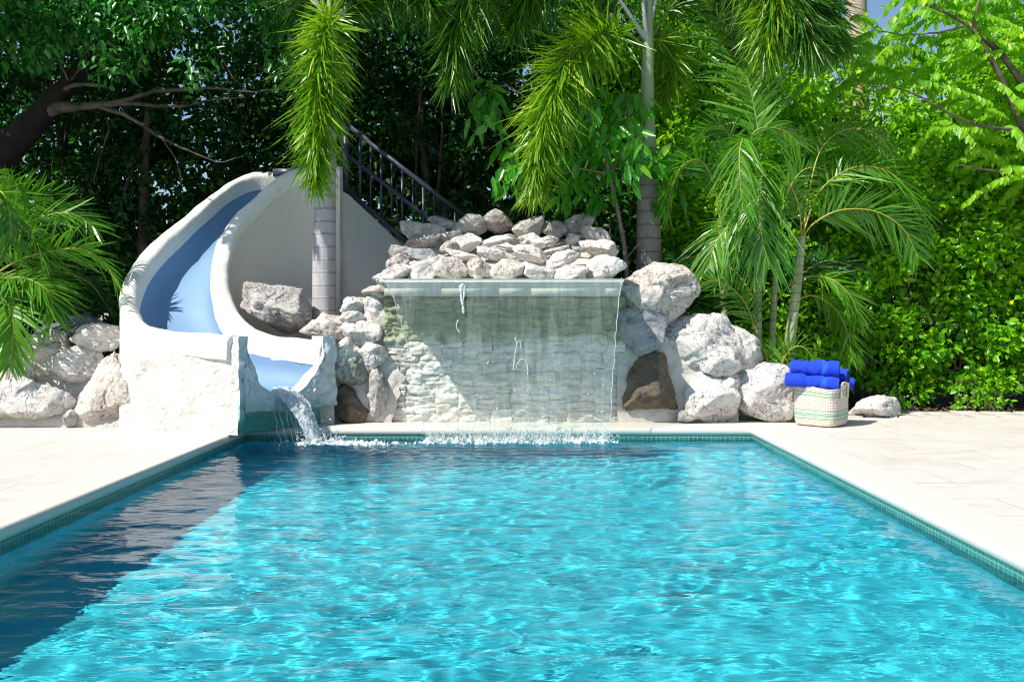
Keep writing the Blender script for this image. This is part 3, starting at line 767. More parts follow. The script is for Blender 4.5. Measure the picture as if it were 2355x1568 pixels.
def ledge(x, x1, z, h):
    p = rs.uniform(0, 0.024); tl = rs.normal(0, 0.012)
    nx, nz = max(4, int((x1 - x) / 0.014)), max(5, int(h / 0.012))
    uu, vv = np.meshgrid(np.linspace(0, 1, nx), np.linspace(0, 1, nz), indexing='ij'); uu = uu.ravel(); vv = vv.ravel()
    e = np.minimum(np.minimum(uu, 1 - uu) * (x1 - x), np.minimum(vv, 1 - vv) * h)
    px = x + uu * (x1 - x); pz = z + vv * h
    py = WY - p + tl * (uu - 0.5) - 0.003 * np.clip(e / 0.012, 0, 1) - 0.034 * fbm(np.stack([px * 5, pz * 11, px * 0 + z * 3 + x], 1), 5, 2.1, 0.6) + np.where(e < 1e-6, 0.004, 0)
    pz = pz + 0.035 * noise3(np.stack([px * 1.7, pz * 2.0, px * 0 + 9], 1)); px = px + 0.03 * noise3(np.stack([px * 4, pz * 7, px * 0 + 4], 1))
    mb.add(np.stack([px, py, pz], 1), grid_faces(nx, nz))
def pack(x, x1, z, h):
    w_ = x1 - x
    if w_ > 0.75 or (w_ > 0.36 and rs.rand() < 0.5):
        m_ = x + w_ * rs.uniform(0.3, 0.7); pack(x, m_, z, h); pack(m_, x1, z, h)
    elif h > 0.22 or (h > 0.11 and rs.rand() < 0.6):
        m_ = h * rs.uniform(0.32, 0.68); pack(x, x1, z, m_); pack(x, x1, z + m_, h - m_)
    else: ledge(x, x1, z, h)
for zz0, hh in ((0.0, 0.42), (0.42, 0.36), (0.78, 0.33), (1.11, 0.31)):
    xx = xl0 - 0.06
    while xx < xr0 + 0.05:
        w_ = rs.uniform(0.5, 0.9); xe = min(xx + w_, xr0 + 0.07); pack(xx, xe, zz0, hh); xx = xe
mb.build('ledge_stone_facing', M['ledge'], fall, False, fO)
mb = MB(); mb.box((xl0 - 0.08, WY + 0.03, -0.02), (xr0 + 0.08, WY + 0.35, 1.44)); mb.build('backing_wall', M['mortar'], fall, False, fO)
def mat_lip():
    t = MT('spillway_plastic'); co = t.coord('Object'); n = t.noise(co, 9, 4, 0.6)
    return t.done(t.pbsdf(t.mix(n, (0.74, 0.80, 0.78), (0.80, 0.84, 0.82)), 0.25))
def mat_travertine():
    t = MT('fascia_stone'); co = t.coord('Object'); mp = t.n('Mapping', {'Vector': co, 'Scale': (18, 4, 5), 'Rotation': (0, 0.5, 0)})
    n = t.noise(mp.outputs[0], 1.0, 5, 0.65, 0.5); n2 = t.noise(co, 5, 4, 0.6)
    g = t.n('NewGeometry').outputs['Random Per Island']
    c = t.mix(g, (0.47, 0.48, 0.43), (0.55, 0.53, 0.47))
    c = t.mix(t.ramp(n, [(0.50, 0), (0.68, 1)]), c, (0.68, 0.66, 0.60))
    return t.done(t.pbsdf(c, 0.4, t.bump(n, 0.5, 0.006)))
M['lip'] = mat_lip(); M['fascia'] = mat_travertine()
LY = 10.65   # front of the lip
lx0, lx1 = D(872, 0, LY)[0], D(1435, 0, LY)[0]
mb = MB(); mb.box((lx0, LY, lipz - 0.004), (lx1, LY + 0.55, lipz + 0.030), bev=0.006); mb.build('spillway_lip', M['lip'], fall, False, fO)
mb = MB()
n = 5
edges = [lx0 + 0.045, lx0 + 0.66, lx0 + 1.28, lx0 + 1.62, lx0 + 2.42, lx1 - 0.03]
for a, b in zip(edges[:-1], edges[1:]): mb.box((a + 0.0015, LY + 0.035, lipz - 0.145), (b - 0.0015, LY + 0.075, lipz - 0.0065))
mb.build('fascia', M['fascia'], fall, False, fO)
mb = MB(); mb.box((lx0 + 0.05, LY + 0.078, lipz - 0.14), (lx1 - 0.035, WY + 0.02, lipz - 0.006)); mb.build('spillway_slab', M['mortar'], fall, False, fO)
# mortar bed of the rock heap, sloping up to the back
hx0, hx1 = lx0 + 0.12, lx1 - 0.06
def bed(u, v):
    y = LY + 0.30 + v * 1.75; z = lipz - 0.06 + 0.67 * v ** 0.85
    sh = 0.10 * v
    return np.stack([hx0 + (hx1 - hx0) * u + (0.5 - u) * 2 * sh, y, z - 0.25 * np.clip(np.abs(u - 0.5) * 2 - 0.8, 0, 1)], 1)
V1, f1, N1 = sheet(bed, 90, 60, 0.05, 3.0, 5)
mb = MB(); mb.add(V1, f1)
G = V1.reshape(90, 60, 3)
def side_down(line):
    B = line.copy(); B[:, 2] = np.where(B[:, 1] < WY + 0.12, lipz - 0.1, -0.02)
    mb.add(np.vstack([line, B]), grid_faces(2, len(line)))
for ln in (G[0], G[-1], G[:, -1]): side_down(ln)
L0 = G[:, 0].copy(); B0 = L0.copy(); B0[:, 2] = lipz + 0.01; mb.add(np.vstack([L0, B0]), grid_faces(2, len(L0)))
mb.build('rock_bed', M['mortar'], fall, True, fO)
# mortared flanks the side rocks are set in
def flank_left(u, v):
    X = -2.22 + u * (xl0 + 0.06 + 2.22); X = X + 0.16 * u * fbm(np.stack([v * 4, v * 0 + 2.2, v * 0], 1), 4); top = 0.62 + 0.85 * u ** 0.8
    return np.stack([X, 11.38 + 0.06 * v - 0.05 * (1 - v), v * top], 1)
V1, f1, N1 = sheet(flank_left, 40, 60, 0.04, 3.5, 8); mb = MB(); mb.add(V1, f1)
L0 = V1.reshape(40, 60, 3)[:, -1]; B0 = L0 + np.array([0, 0.6, 0.02]); mb.add(np.vstack([L0, B0]), grid_faces(2, 40)); B1 = B0.copy(); B1[:, 2] = -0.02; mb.add(np.vstack([B0, B1]), grid_faces(2, 40))
mb.build('mortar_flank', M['mortar'], fall, True, fO)
rx0 = xr0 - 0.03; rx1 = D(1690, 0, 11.6)[0]
def flank_right(u, v):
    X = rx0 + u * (rx1 - rx0); top = 1.30 * (1 - u) + 0.58 * u - 0.15 * u * (1 - u)
    return np.stack([X, 11.35 + 0.10 * u + 0.1 * v - 0.04 * (1 - v), v * top], 1)
V1, f1, N1 = sheet(flank_right, 60, 60, 0.035, 3.5, 9); mb = MB(); mb.add(V1, f1)
L0 = V1.reshape(60, 60, 3)[:, -1]; B0 = L0 + np.array([0, 0.7, 0.02]); mb.add(np.vstack([L0, B0]), grid_faces(2, 60)); B1 = B0.copy(); B1[:, 2] = -0.02; mb.add(np.vstack([B0, B1]), grid_faces(2, 60))
mb.build('mortar_flank', M['mortar'], fall, True, fO)
# mortar footing of the left rock wall
lw = thing('rock_wall_footing', 'rough white mortar footing and core under the rocks left of the slide', 'footing', (-5.2, 11.2, 0))
def foot(u, v):
    return np.stack([-7.6 + u * (7.6 - 4.05), 10.82 + 0.1 * v ** 2 + 0.02 * u, v * (0.16 + 0.0 * u)], 1)
V1, f1, N1 = sheet(foot, 60, 8, 0.02, 5, 4); mb = MB(); mb.add(V1, f1); mb.build('footing', M['mortar'], lw, True, (-5.2, 11.2, 0))
def core(u, v):
    return np.stack([-7.6 + u * (7.6 - 4.3), 11.02 + 0.30 * v, 0.1 + v * (0.66 + 0.1 * np.sin(u * 5))], 1)
V1, f1, N1 = sheet(core, 60, 24, 0.06, 3, 4); mb = MB(); mb.add(V1, f1); mb.build('core', M['mortar'], lw, True, (-5.2, 11.2, 0))
# ---------------------------------------------------------------- falling water
def mat_sheet():
    t = MT('falling_water'); co = t.coord('Object')
    mp = t.n('Mapping', {'Vector': co, 'Scale': (14, 3, 0.9)}); n1 = t.noise(mp.outputs[0], 1.0, 5, 0.6, 0.6)
    mp2 = t.n('Mapping', {'Vector': co, 'Scale': (60, 6, 3.5)}); n2 = t.noise(mp2.outputs[0], 1.0, 4, 0.6)
    n3 = t.noise(co, 3.5, 4, 0.6, 0.8)
    bmp = t.bump(t.math('ADD', n1, t.math('MULTIPLY', n2, 0.5)), 0.5, 0.02)
    tr = t.n('BsdfTransparent', {'Color': (0.94, 0.985, 0.94, 1)}).outputs[0]
    gl = t.n('BsdfGlossy', {'Color': (1, 1, 1, 1), 'Roughness': 0.08, 'Normal': bmp}).outputs[0]
    df = t.n('BsdfDiffuse', {'Color': (0.86, 0.89, 0.85, 1), 'Normal': bmp}).outputs[0]
    fr = t.n('Fresnel', {'IOR': 1.33, 'Normal': bmp}).outputs[0]
    a = t.n('MixShader', {0: t.math('MULTIPLY', fr, 0.9, True), 1: tr, 2: gl}).outputs[0]
    z = t.n('SeparateXYZ', {0: co}).outputs[2]
    mp3 = t.n('Mapping', {'Vector': co, 'Scale': (7, 2, 0.55)}); n4 = t.noise(mp3.outputs[0], 1.0, 5, 0.65, 0.4)
    lowz = t.ramp(t.math('DIVIDE', z, 1.7), [(0.0, 1), (0.16, 0.45), (0.45, 0.12), (0.8, 0.05), (0.97, 0.25), (1.0, 0.5)])
    stk = t.math('MULTIPLY', t.ramp(n4, [(0.45, 0), (0.72, 1)]), t.ramp(n2, [(0.35, 0.25), (0.65, 1)]))
    fo = t.math('ADD', t.math('MULTIPLY', lowz, t.ramp(n2, [(0.3, 0.25), (0.7, 0.9)])), t.math('MULTIPLY', stk, 0.5), True)
    fo = t.math('ADD', t.math('MULTIPLY', fo, 0.36), 0.03)
    return t.done(t.n('MixShader', {0: fo, 1: a, 2: df}).outputs[0])
M['sheet'] = mat_sheet()
def mat_foam():
    t = MT('foam'); co = t.coord('Object'); n = t.noise(co, 25, 4, 0.6)
    tr = t.n('BsdfTransparent', {'Color': (0.95, 1, 1, 1)}).outputs[0]
    df = t.pbsdf((0.84, 0.90, 0.91), 0.3)
    return t.done(t.n('MixShader', {0: t.ramp(n, [(0.35, 0.35), (0.6, 0.9)]), 1: tr, 2: df}).outputs[0])
M['foam'] = mat_foam()
def mat_drop():
    t = MT('water_drops'); 
    g = t.n('BsdfGlass', {'Color': (1, 1, 1, 1), 'Roughness': 0.03, 'IOR': 1.33}).outputs[0]
    df = t.pbsdf((0.9, 0.95, 0.96), 0.1)
    return t.done(t.n('MixShader', {0: 0.45, 1: g, 2: df}).outputs[0])
M['drop'] = mat_drop()
sheet_t = thing('waterfall', 'clear sheet of falling water dropping from the spillway lip into the pool', 'waterfall', (-0.12, 10.6, WZ))
shO = np.array([-0.12, 10.6, WZ])
nu, nv = 120, 90
u, v = np.meshgrid(np.linspace(0, 1, nu), np.linspace(0, 1, nv), indexing='ij'); u = u.ravel(); v = v.ravel()
tx0, tx1 = lx0 + 0.02, lx1 - 0.02; bx0, bx1 = D(985, 0, 10.5)[0], D(1398, 0, 10.5)[0]
zc = lipz + 0.036; drop = zc - WZ + 0.01
sv = v ** 1.0
s = sv  # along the fall
Zs = np.where(sv < 0.06, zc, zc - drop * ((sv - 0.06) / 0.94))
ts = np.sqrt(np.maximum(zc - Zs, 0) * 2 / 9.8)
Ys = np.where(sv < 0.06, LY + 0.25 * (1 - sv / 0.06), LY - 0.012 - 0.38 * ts)
k = np.clip((zc - Zs) / drop, 0, 1) ** 0.62
X0 = tx0 + (bx0 - tx0) * k; X1 = tx1 + (bx1 - tx1) * k
Xs = X0 + (X1 - X0) * u
P = np.stack([Xs, Ys, Zs], 1)
amp = 0.006 + 0.02 * k
P[:, 1] += amp * noise3(np.stack([Xs * 7, Zs * 1.2, Xs * 0 + 2], 1)) + 0.4 * amp * noise3(np.stack([Xs * 26, Zs * 3, Xs * 0 + 8], 1))
mb = MB(); mb.add(P, grid_faces(nu, nv)); mb.build('water_sheet', M['sheet'], sheet_t, True, shO)
# thicker edge ropes, arcs and broken strands inside the sheet
mb = MB()
for uu, rr in ((0, 0.003), (1, 0.0042)):
    Q = P.reshape(nu, nv, 3)[0 if uu == 0 else -1][5:]; w = 0.012 * np.array([noise3(Q * 9 + q * 13) for q in range(3)]).T
    mb.tube(Q + w, rr * (0.8 + 0.5 * np.abs(noise3(Q * 14))), 7)
def on_sheet(px, py, back=0.0):
    """point on the sheet seen at this photo pixel"""
    Y = 10.6
    for _ in range(6):
        q = D(px, py, Y); t_ = math.sqrt(max(zc - q[2], 0) * 2 / 9.8); Y = LY - 0.012 - 0.38 * t_
    return D(px, py, Y - 0.02 + back)
def strand(px, r, n=24, wob=0.006):
    Q = catmull([on_sheet(*p) for p in px], n); Q = Q + wob * np.array([noise3(Q * 22 + q * 5) for q in range(3)]).T
    rr = r * (0.5 + 1.0 * np.abs(noise3(Q * 30 + 3))); mb.tube(Q, rr, 6)
strand([(1064, 652), (1060, 668), (1061, 690), (1066, 720)], 0.016); strand([(1069, 655), (1066, 680), (1063, 700)], 0.010); strand([(1058, 655), (1058, 672)], 0.012)
strand([(1180, 850), (1184, 815), (1188, 790), (1184, 775)], 0.007); strand([(1188, 790), (1196, 782), (1198, 800)], 0.005)
strand([(1186, 850), (1190, 835), (1200, 825), (1212, 838), (1214, 870)], 0.005)
strand([(1160, 985), (1172, 965), (1190, 947), (1204, 944), (1214, 958), (1218, 985)], 0.004); strand([(1240, 968), (1250, 957), (1272, 958), (1284, 985)], 0.004)
strand([(1054, 735), (1050, 750), (1056, 765)], 0.007)
mb.build('water_strand', M['drop'], sheet_t, True, shO)
# splash: droplets and foam where the sheet lands
def droplets(name, n, fn, seed, rmin, rmax, parent, off, stretch=1.8):
    rs = np.random.RandomState(seed); V0, F0 = ico(1)
    mb = MB()
    for i in range(n):
        c = fn(rs); r = rmin * (rmax / rmin) ** (rs.rand() ** 2.2); d = nrm(rs.normal(size=3)); st = 1 + rs.rand() * stretch
        q = V0 * r; q = q + np.outer(q @ d, d) * (st - 1); mb.add(q + c, F0)
    o = mb.build(name, M['drop'], parent, True, off); o['kind'] = 'stuff'; return o
def spl(rs):
    x = rs.uniform(bx0 - 0.05, bx1 + 0.05); h = rs.exponential(0.07)
    return np.array([x + rs.normal(0, 0.05), 10.47 + rs.normal(0, 0.09) - h * 0.3, WZ + 0.01 + h])
droplets('droplets', 1000, spl, 3, 0.002, 0.010, sheet_t, shO)
def spl2(rs): return on_sheet(rs.uniform(985, 1400), rs.uniform(760, 990))
droplets('droplets', 60, spl2, 4, 0.003, 0.009, sheet_t, shO, 3)
def foam_patch(fnc, nx, ny, thr, h, seed):
    """lumpy crest of foam: only the parts of a sheet where noise passes a threshold"""
    u, v = np.meshgrid(np.linspace(0, 1, nx), np.linspace(0, 1, ny), indexing='ij'); u = u.ravel(); v = v.ravel()
    X, Y, m = fnc(u, v)
    n = fbm(np.stack([X * 13, Y * 17, X * 0 + seed], 1), 4)
    lev = n + m - thr
    Zz = WZ + wave_height(X, Y) + np.where(lev > 0, 0.006 + h * np.clip(lev, 0, 1), -0.03)
    f = grid_faces(nx, ny); keep = (lev[f] > -0.12).all(1)
    return np.stack([X, Y, Zz], 1), f[keep]
def band(u, v):
    X = bx0 - 0.12 + u * (bx1 - bx0 + 0.24); Y = 10.22 + v * 0.42
    m = 0.55 - 2.6 * (v - 0.58) ** 2 * 2 - 1.5 * np.clip(np.abs(u - 0.5) - 0.44, 0, 1) * 8
    return X, Y, m
mb = MB(); mb.add(*foam_patch(band, 420, 70, 0.30, 0.06, 3)); mb.build('foam', M['foam'], sheet_t, True, shO)
def crown(seed, n, x0, x1, Yc, hh, r):
    rs = np.random.RandomState(seed); mb = MB()
    for i in range(n):
        x = rs.uniform(x0, x1); h = hh * (0.3 + rs.rand() ** 1.5); lean = rs.normal(0, 0.35); ly = rs.normal(-0.15, 0.3)
        k = np.linspace(0, 1, 7)[:, None]
        Q = np.array([x, Yc + rs.normal(0, 0.04), WZ - 0.01]) + np.hstack([lean * h * k, ly * h * k, h * (1.6 * k - 0.6 * k ** 2)])
        Q += 0.008 * rs.normal(size=Q.shape)
        mb.tube(Q, r * np.array([1.6, 1.1, 0.8, 0.5, 0.7, 0.4, 0.2]) * (0.5 + rs.rand()), 5)
    return mb
crown(8, 260, bx0, bx1, 10.43, 0.13, 0.007).build('splash_spikes', M['drop'], sheet_t, True, shO)
# ---------------------------------------------------------------- jet from the slide
jet = thing('slide_water_jet', 'foaming stream of water pouring from the slide outlet into the pool', 'water jet', (-1.95, 10.1, WZ))
jO = np.array([-1.95, 10.1, WZ])
a = D(652, 902, 10.66); v0 = 1.2 * en + np.array([0.25, 0.0, 0])
def jetpt(t_): return np.array([a[0] + v0[0] * t_, a[1] + v0[1] * t_, a[2] + 0.02 - 4.9 * t_ * t_])
tend = math.sqrt((a[2] + 0.02 - WZ) / 4.9)
def mat_jet():
    t = MT('jet_water'); co = t.coord('Object'); n = t.noise(co, 26, 5, 0.65, 1.2); n2 = t.noise(co, 9, 3, 0.6)
    bmp = t.bump(n, 1.0, 0.03)
    tr = t.n('BsdfTransparent', {'Color': (0.88, 0.97, 0.97, 1)}).outputs[0]
    gl = t.n('BsdfGlossy', {'Roughness': 0.12, 'Normal': bmp}).outputs[0]
    df = t.n('BsdfDiffuse', {'Color': (0.88, 0.93, 0.95, 1), 'Normal': bmp}).outputs[0]
    s1 = t.n('MixShader', {0: 0.22, 1: tr, 2: gl}).outputs[0]
    return t.done(t.n('MixShader', {0: t.math('MULTIPLY', t.ramp(n, [(0.40, 0.05), (0.58, 1)]), 0.85), 1: s1, 2: df}).outputs[0])
M['jet'] = mat_jet()
mb = MB()
for layer in range(3):
    nu, nv = 40, 60; V = []
    for i in range(nu):
        w_ = (i / (nu - 1) - 0.5)
        for j in range(nv):
            t_ = -0.08 + (tend + 0.1) * j / (nv - 1); tt = max(t_, 0)
            p = jetpt(tt) if t_ >= 0 else jetpt(0) - en * 0.92 * (-t_) + Z * 0.004
            wid = (0.42 * (1 - 0.5 * min(1, tt / tend) ** 0.6) + 0.0) * (1 - 0.12 * layer)
            V.append(p + ed * w_ * wid + Z * (0.05 * (0.25 - w_ * w_) * 4 * (0.4 + layer * 0.5) - 0.03))
    V = np.array(V); am = 0.016
    V = V + am * np.stack([fbm(V * np.array([16, 16, 9]) + layer * 40 + q * 9, 4) for q in range(3)], 1)
    mb.add(V, grid_faces(nu, nv))
mb.build('stream', M['jet'], jet, True, jO)
def jd(rs):
    t_ = rs.uniform(0.1, 1) * tend; p = jetpt(t_)
    return p + rs.normal(size=3) * (0.03 + 0.04 * t_ / tend)
droplets('droplets', 260, jd, 14, 0.0025, 0.011, jet, jO)
e_ = jetpt(tend)
def jd2(rs): h = rs.exponential(0.05); return np.array([e_[0] + rs.normal(0.08, 0.22), e_[1] + rs.normal(-0.05, 0.14), WZ + 0.01 + h])
droplets('droplets', 200, jd2, 15, 0.002, 0.010, jet, jO)
mbs = MB()
for k in range(5):
    rs_ = np.random.RandomState(50 + k); x0 = D(620 + 12 * k, 925 + 4 * k, 10.62); Q = [x0]
    v_ = en * rs_.uniform(0.25, 0.6)
    for q in range(1, 9): t_ = q / 8 * 0.36; Q.append(x0 + v_ * t_ * 1.2 - Z * 4.9 * t_ * t_ * 0.8 + rs_.normal(size=3) * 0.008)
    mbs.tube(np.array(Q), 0.004 * (0.4 + rs_.rand(9)), 5)
mbs.build('stray_trickle', M['drop'], jet, True, jO)
def jband(u, v):
    X = e_[0] - 0.25 + u * 1.3; Y = e_[1] - 0.34 + v * 0.6
    m = 0.62 - 3.6 * ((Y - e_[1] + 0.10 * (u - 0.2)) / 0.30) ** 2 * (0.5 + u * 0.9) - 1.0 * np.clip(u - 0.55, 0, 1) * 2 - 2.0 * np.clip(0.12 - u, 0, 1) * 4
    return X, Y, m
mb = MB(); mb.add(*foam_patch(jband, 200, 110, 0.24, 0.05, 9)); mb.build('foam', M['foam'], jet, True, jO)
crown(18, 60, e_[0] - 0.12, e_[0] + 0.25, e_[1] - 0.02, 0.10, 0.006).build('splash_spikes', M['drop'], jet, True, jO)
# ================================================================ leaves, fronds, trees
def leafmat(name, a, b, rough=0.35, transl=0.35, tcol=None, spec=0.5, nbump=0.25):
    t = MT(name); g = t.n('NewGeometry').outputs['Random Per Island']; co = t.coord('Object')
    n = t.noise(co, 0.9, 3, 0.6)
    c = t.mix(g, a, b)
    c = t.mix(t.math('MULTIPLY', t.ramp(n, [(0.4, 0), (0.65, 1)]), 0.45), c, tuple(min(1, x * y) for x, y in zip(b, (1.5, 1.15, 0.9))))
    yl = t.ramp(g, [(0.965, 0), (0.975, 1)]); c = t.mix(t.math('MULTIPLY', yl, 0.7), c, tuple(x * y for x, y in zip(b, (3.2, 1.5, 0.8))))
    bmp = t.bump(t.noise(co, 45, 2, 0.5), nbump, 0.01)
    p = t.pbsdf(c, rough, bmp, Specular_IOR_Level=spec)
    tc = t.mix(0.6, c, tcol if tcol else tuple(min(1, x * y) for x, y in zip(b, (2.4, 2.6, 0.8))))
    tr = t.n('BsdfTranslucent', {'Color': tc}).outputs[0]
    return t.done(t.n('MixShader', {0: transl, 1: p, 2: tr}).outputs[0])
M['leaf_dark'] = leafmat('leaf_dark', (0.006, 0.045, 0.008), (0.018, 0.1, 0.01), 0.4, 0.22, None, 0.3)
M['leaf_ficus'] = leafmat('leaf_ficus', (0.012, 0.11, 0.018), (0.04, 0.25, 0.03), 0.36, 0.2)
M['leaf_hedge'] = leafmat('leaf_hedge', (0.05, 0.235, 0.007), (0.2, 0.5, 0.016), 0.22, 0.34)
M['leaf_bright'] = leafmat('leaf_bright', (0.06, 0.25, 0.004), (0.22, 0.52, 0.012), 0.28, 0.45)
M['leaf_compound'] = leafmat('leaf_compound', (0.1, 0.34, 0.008), (0.25, 0.56, 0.02), 0.36, 0.55)
M['leaf_mango'] = leafmat('leaf_mango', (0.02, 0.16, 0.012), (0.08, 0.34, 0.018), 0.24, 0.38)
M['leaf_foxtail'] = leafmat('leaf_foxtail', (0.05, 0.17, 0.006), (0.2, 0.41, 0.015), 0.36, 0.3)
M['leaf_areca'] = leafmat('leaf_areca', (0.016, 0.11, 0.006), (0.095, 0.29, 0.012), 0.34, 0.28)
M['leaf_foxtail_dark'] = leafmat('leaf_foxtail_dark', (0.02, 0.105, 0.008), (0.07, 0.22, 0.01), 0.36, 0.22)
def simple_mat(name, a, b, scale=8, rough=0.7, bump=0.5, stretch=(1, 1, 1)):
    t = MT(name); co = t.coord('Object'); mp = t.n('Mapping', {'Vector': co, 'Scale': stretch}).outputs[0]
    n = t.noise(mp, scale, 6, 0.65, 0.3); n2 = t.noise(mp, scale * 5, 4, 0.6)
    return t.done(t.pbsdf(t.mix(t.ramp(n, [(0.35, 0), (0.68, 1)]), a, b), rough, t.bump(t.math('ADD', n, t.math('MULTIPLY', n2, 0.5)), bump, 0.012)))
M['bark'] = simple_mat('bark', (0.055, 0.042, 0.032), (0.16, 0.13, 0.10), 7, 0.85, 0.8)
M['bark_shaded'] = simple_mat('bark_shaded', (0.004, 0.003, 0.0025), (0.016, 0.012, 0.010), 7, 0.9, 0.9)  # canopy shade on the leaning trunk put into the bark colour
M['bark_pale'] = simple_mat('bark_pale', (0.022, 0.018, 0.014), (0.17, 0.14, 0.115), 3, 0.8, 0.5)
M['twig'] = simple_mat('twig', (0.16, 0.13, 0.10), (0.30, 0.26, 0.21), 14, 0.8, 0.5)
M['rachis'] = simple_mat('rachis', (0.30, 0.30, 0.04), (0.42, 0.36, 0.05), 6, 0.4, 0.1)
M['rachis_green'] = simple_mat('rachis_green', (0.12, 0.20, 0.04), (0.22, 0.28, 0.08), 6, 0.45, 0.1)
M['crownshaft'] = simple_mat('crownshaft', (0.24, 0.33, 0.14), (0.36, 0.42, 0.24), 3, 0.4, 0.1, (6, 6, 0.6))
M['petiole'] = simple_mat('petiole', (0.36, 0.38, 0.34), (0.50, 0.50, 0.44), 5, 0.5, 0.1, (6, 6, 0.6))
def ringmat(name, a, b, ring, spacing, zvar=0.25, ringw=0.10):
    t = MT(name); co = t.coord('Object'); z = t.n('SeparateXYZ', {0: co}).outputs[2]
    n = t.noise(co, 3, 3, 0.5); nz = t.math('ADD', z, t.math('MULTIPLY', n, spacing * zvar))
    f = t.math('FRACT', t.math('DIVIDE', nz, spacing))
    rg = t.ramp(f, [(0.0, 1), (ringw, 1), (ringw + 0.06, 0)])
    mp = t.n('Mapping', {'Vector': co, 'Scale': (40, 40, 3)}); st = t.noise(mp.outputs[0], 1.0, 5, 0.65)
    blo = t.noise(co, 5, 5, 0.6)
    c = t.mix(t.ramp(st, [(0.35, 0), (0.7, 1)]), a, b); c = t.mix(t.math('MULTIPLY', t.ramp(blo, [(0.5, 0), (0.7, 1)]), 0.5), c, tuple(x * 0.62 for x in a)); c = t.mix(t.math('MULTIPLY', rg, 0.75), c, ring)
    h = t.math('ADD', t.math('MULTIPLY', st, 0.4), t.math('MULTIPLY', rg, 0.8))
    return t.done(t.pbsdf(c, 0.75, t.bump(h, 0.6, 0.012)))
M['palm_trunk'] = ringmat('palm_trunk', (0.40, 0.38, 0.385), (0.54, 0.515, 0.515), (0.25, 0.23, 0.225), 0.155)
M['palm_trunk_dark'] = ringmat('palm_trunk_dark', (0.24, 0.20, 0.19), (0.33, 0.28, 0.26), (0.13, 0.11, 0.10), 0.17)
M['areca_stem'] = ringmat('areca_stem', (0.30, 0.36, 0.14), (0.46, 0.47, 0.28), (0.15, 0.13, 0.06), 0.11, 0.1, 0.05)

def leaves(P, A, N, L, W, fold=0.22, droop=0.15):
    P = np.asarray(P, float); n = len(P)
    A = nrm(A); S = nrm(np.cross(A, N)); N = np.cross(S, A)
    L = np.broadcast_to(L, n)[:, None]; W = np.broadcast_to(W, n)[:, None]
    up = N * fold * W
    v = [P, P + A * 0.28 * L + S * 0.46 * W + up, P + A * 0.66 * L + S * 0.40 * W + up - N * droop * 0.4 * L, P + A * L - N * droop * L,
         P + A * 0.66 * L - S * 0.40 * W + up - N * droop * 0.4 * L, P + A * 0.28 * L - S * 0.46 * W + up]
    V = np.stack(v, 1).reshape(-1, 3); b = np.arange(n)[:, None] * 6
    return V, np.vstack([b + np.array([0, 3, 2, 1]), b + np.array([0, 5, 4, 3])])
def strips(P, Dv, L, W, g, side, K=4, bend=None):
    """drooping tapered blades: P base, Dv unit direction, L length, W width, g droop, side = width direction"""
    n = len(P); L = np.broadcast_to(L, n); W = np.broadcast_to(W, n); g = np.broadcast_to(g, n)
    s = np.linspace(0, 1, K + 1); V = []
    wprof = np.array([0.55, 1.0, 0.95, 0.65, 0.08]) if K == 4 else np.interp(s, [0, 0.2, 0.5, 0.8, 1], [0.5, 1, 0.95, 0.6, 0.06])
    for k, sk in enumerate(s):
        c = P + Dv * (L * sk)[:, None]; c[:, 2] -= g * L * sk ** 2 * (1 - 0.25 * sk)
        if bend is not None: c += bend * (L * sk ** 2)[:, None]
        # keep the blade length roughly constant as it bends
        w = side * (W * wprof[k] * 0.5)[:, None]
        V += [c - w, c + w]
    V = np.stack(V, 1).reshape(-1, 3); b = np.arange(n)[:, None] * (2 * (K + 1)); fs = []
    for k in range(K): fs.append(b + np.array([2 * k, 2 * k + 1, 2 * k + 3, 2 * k + 2]))
    return V, np.vstack(fs)
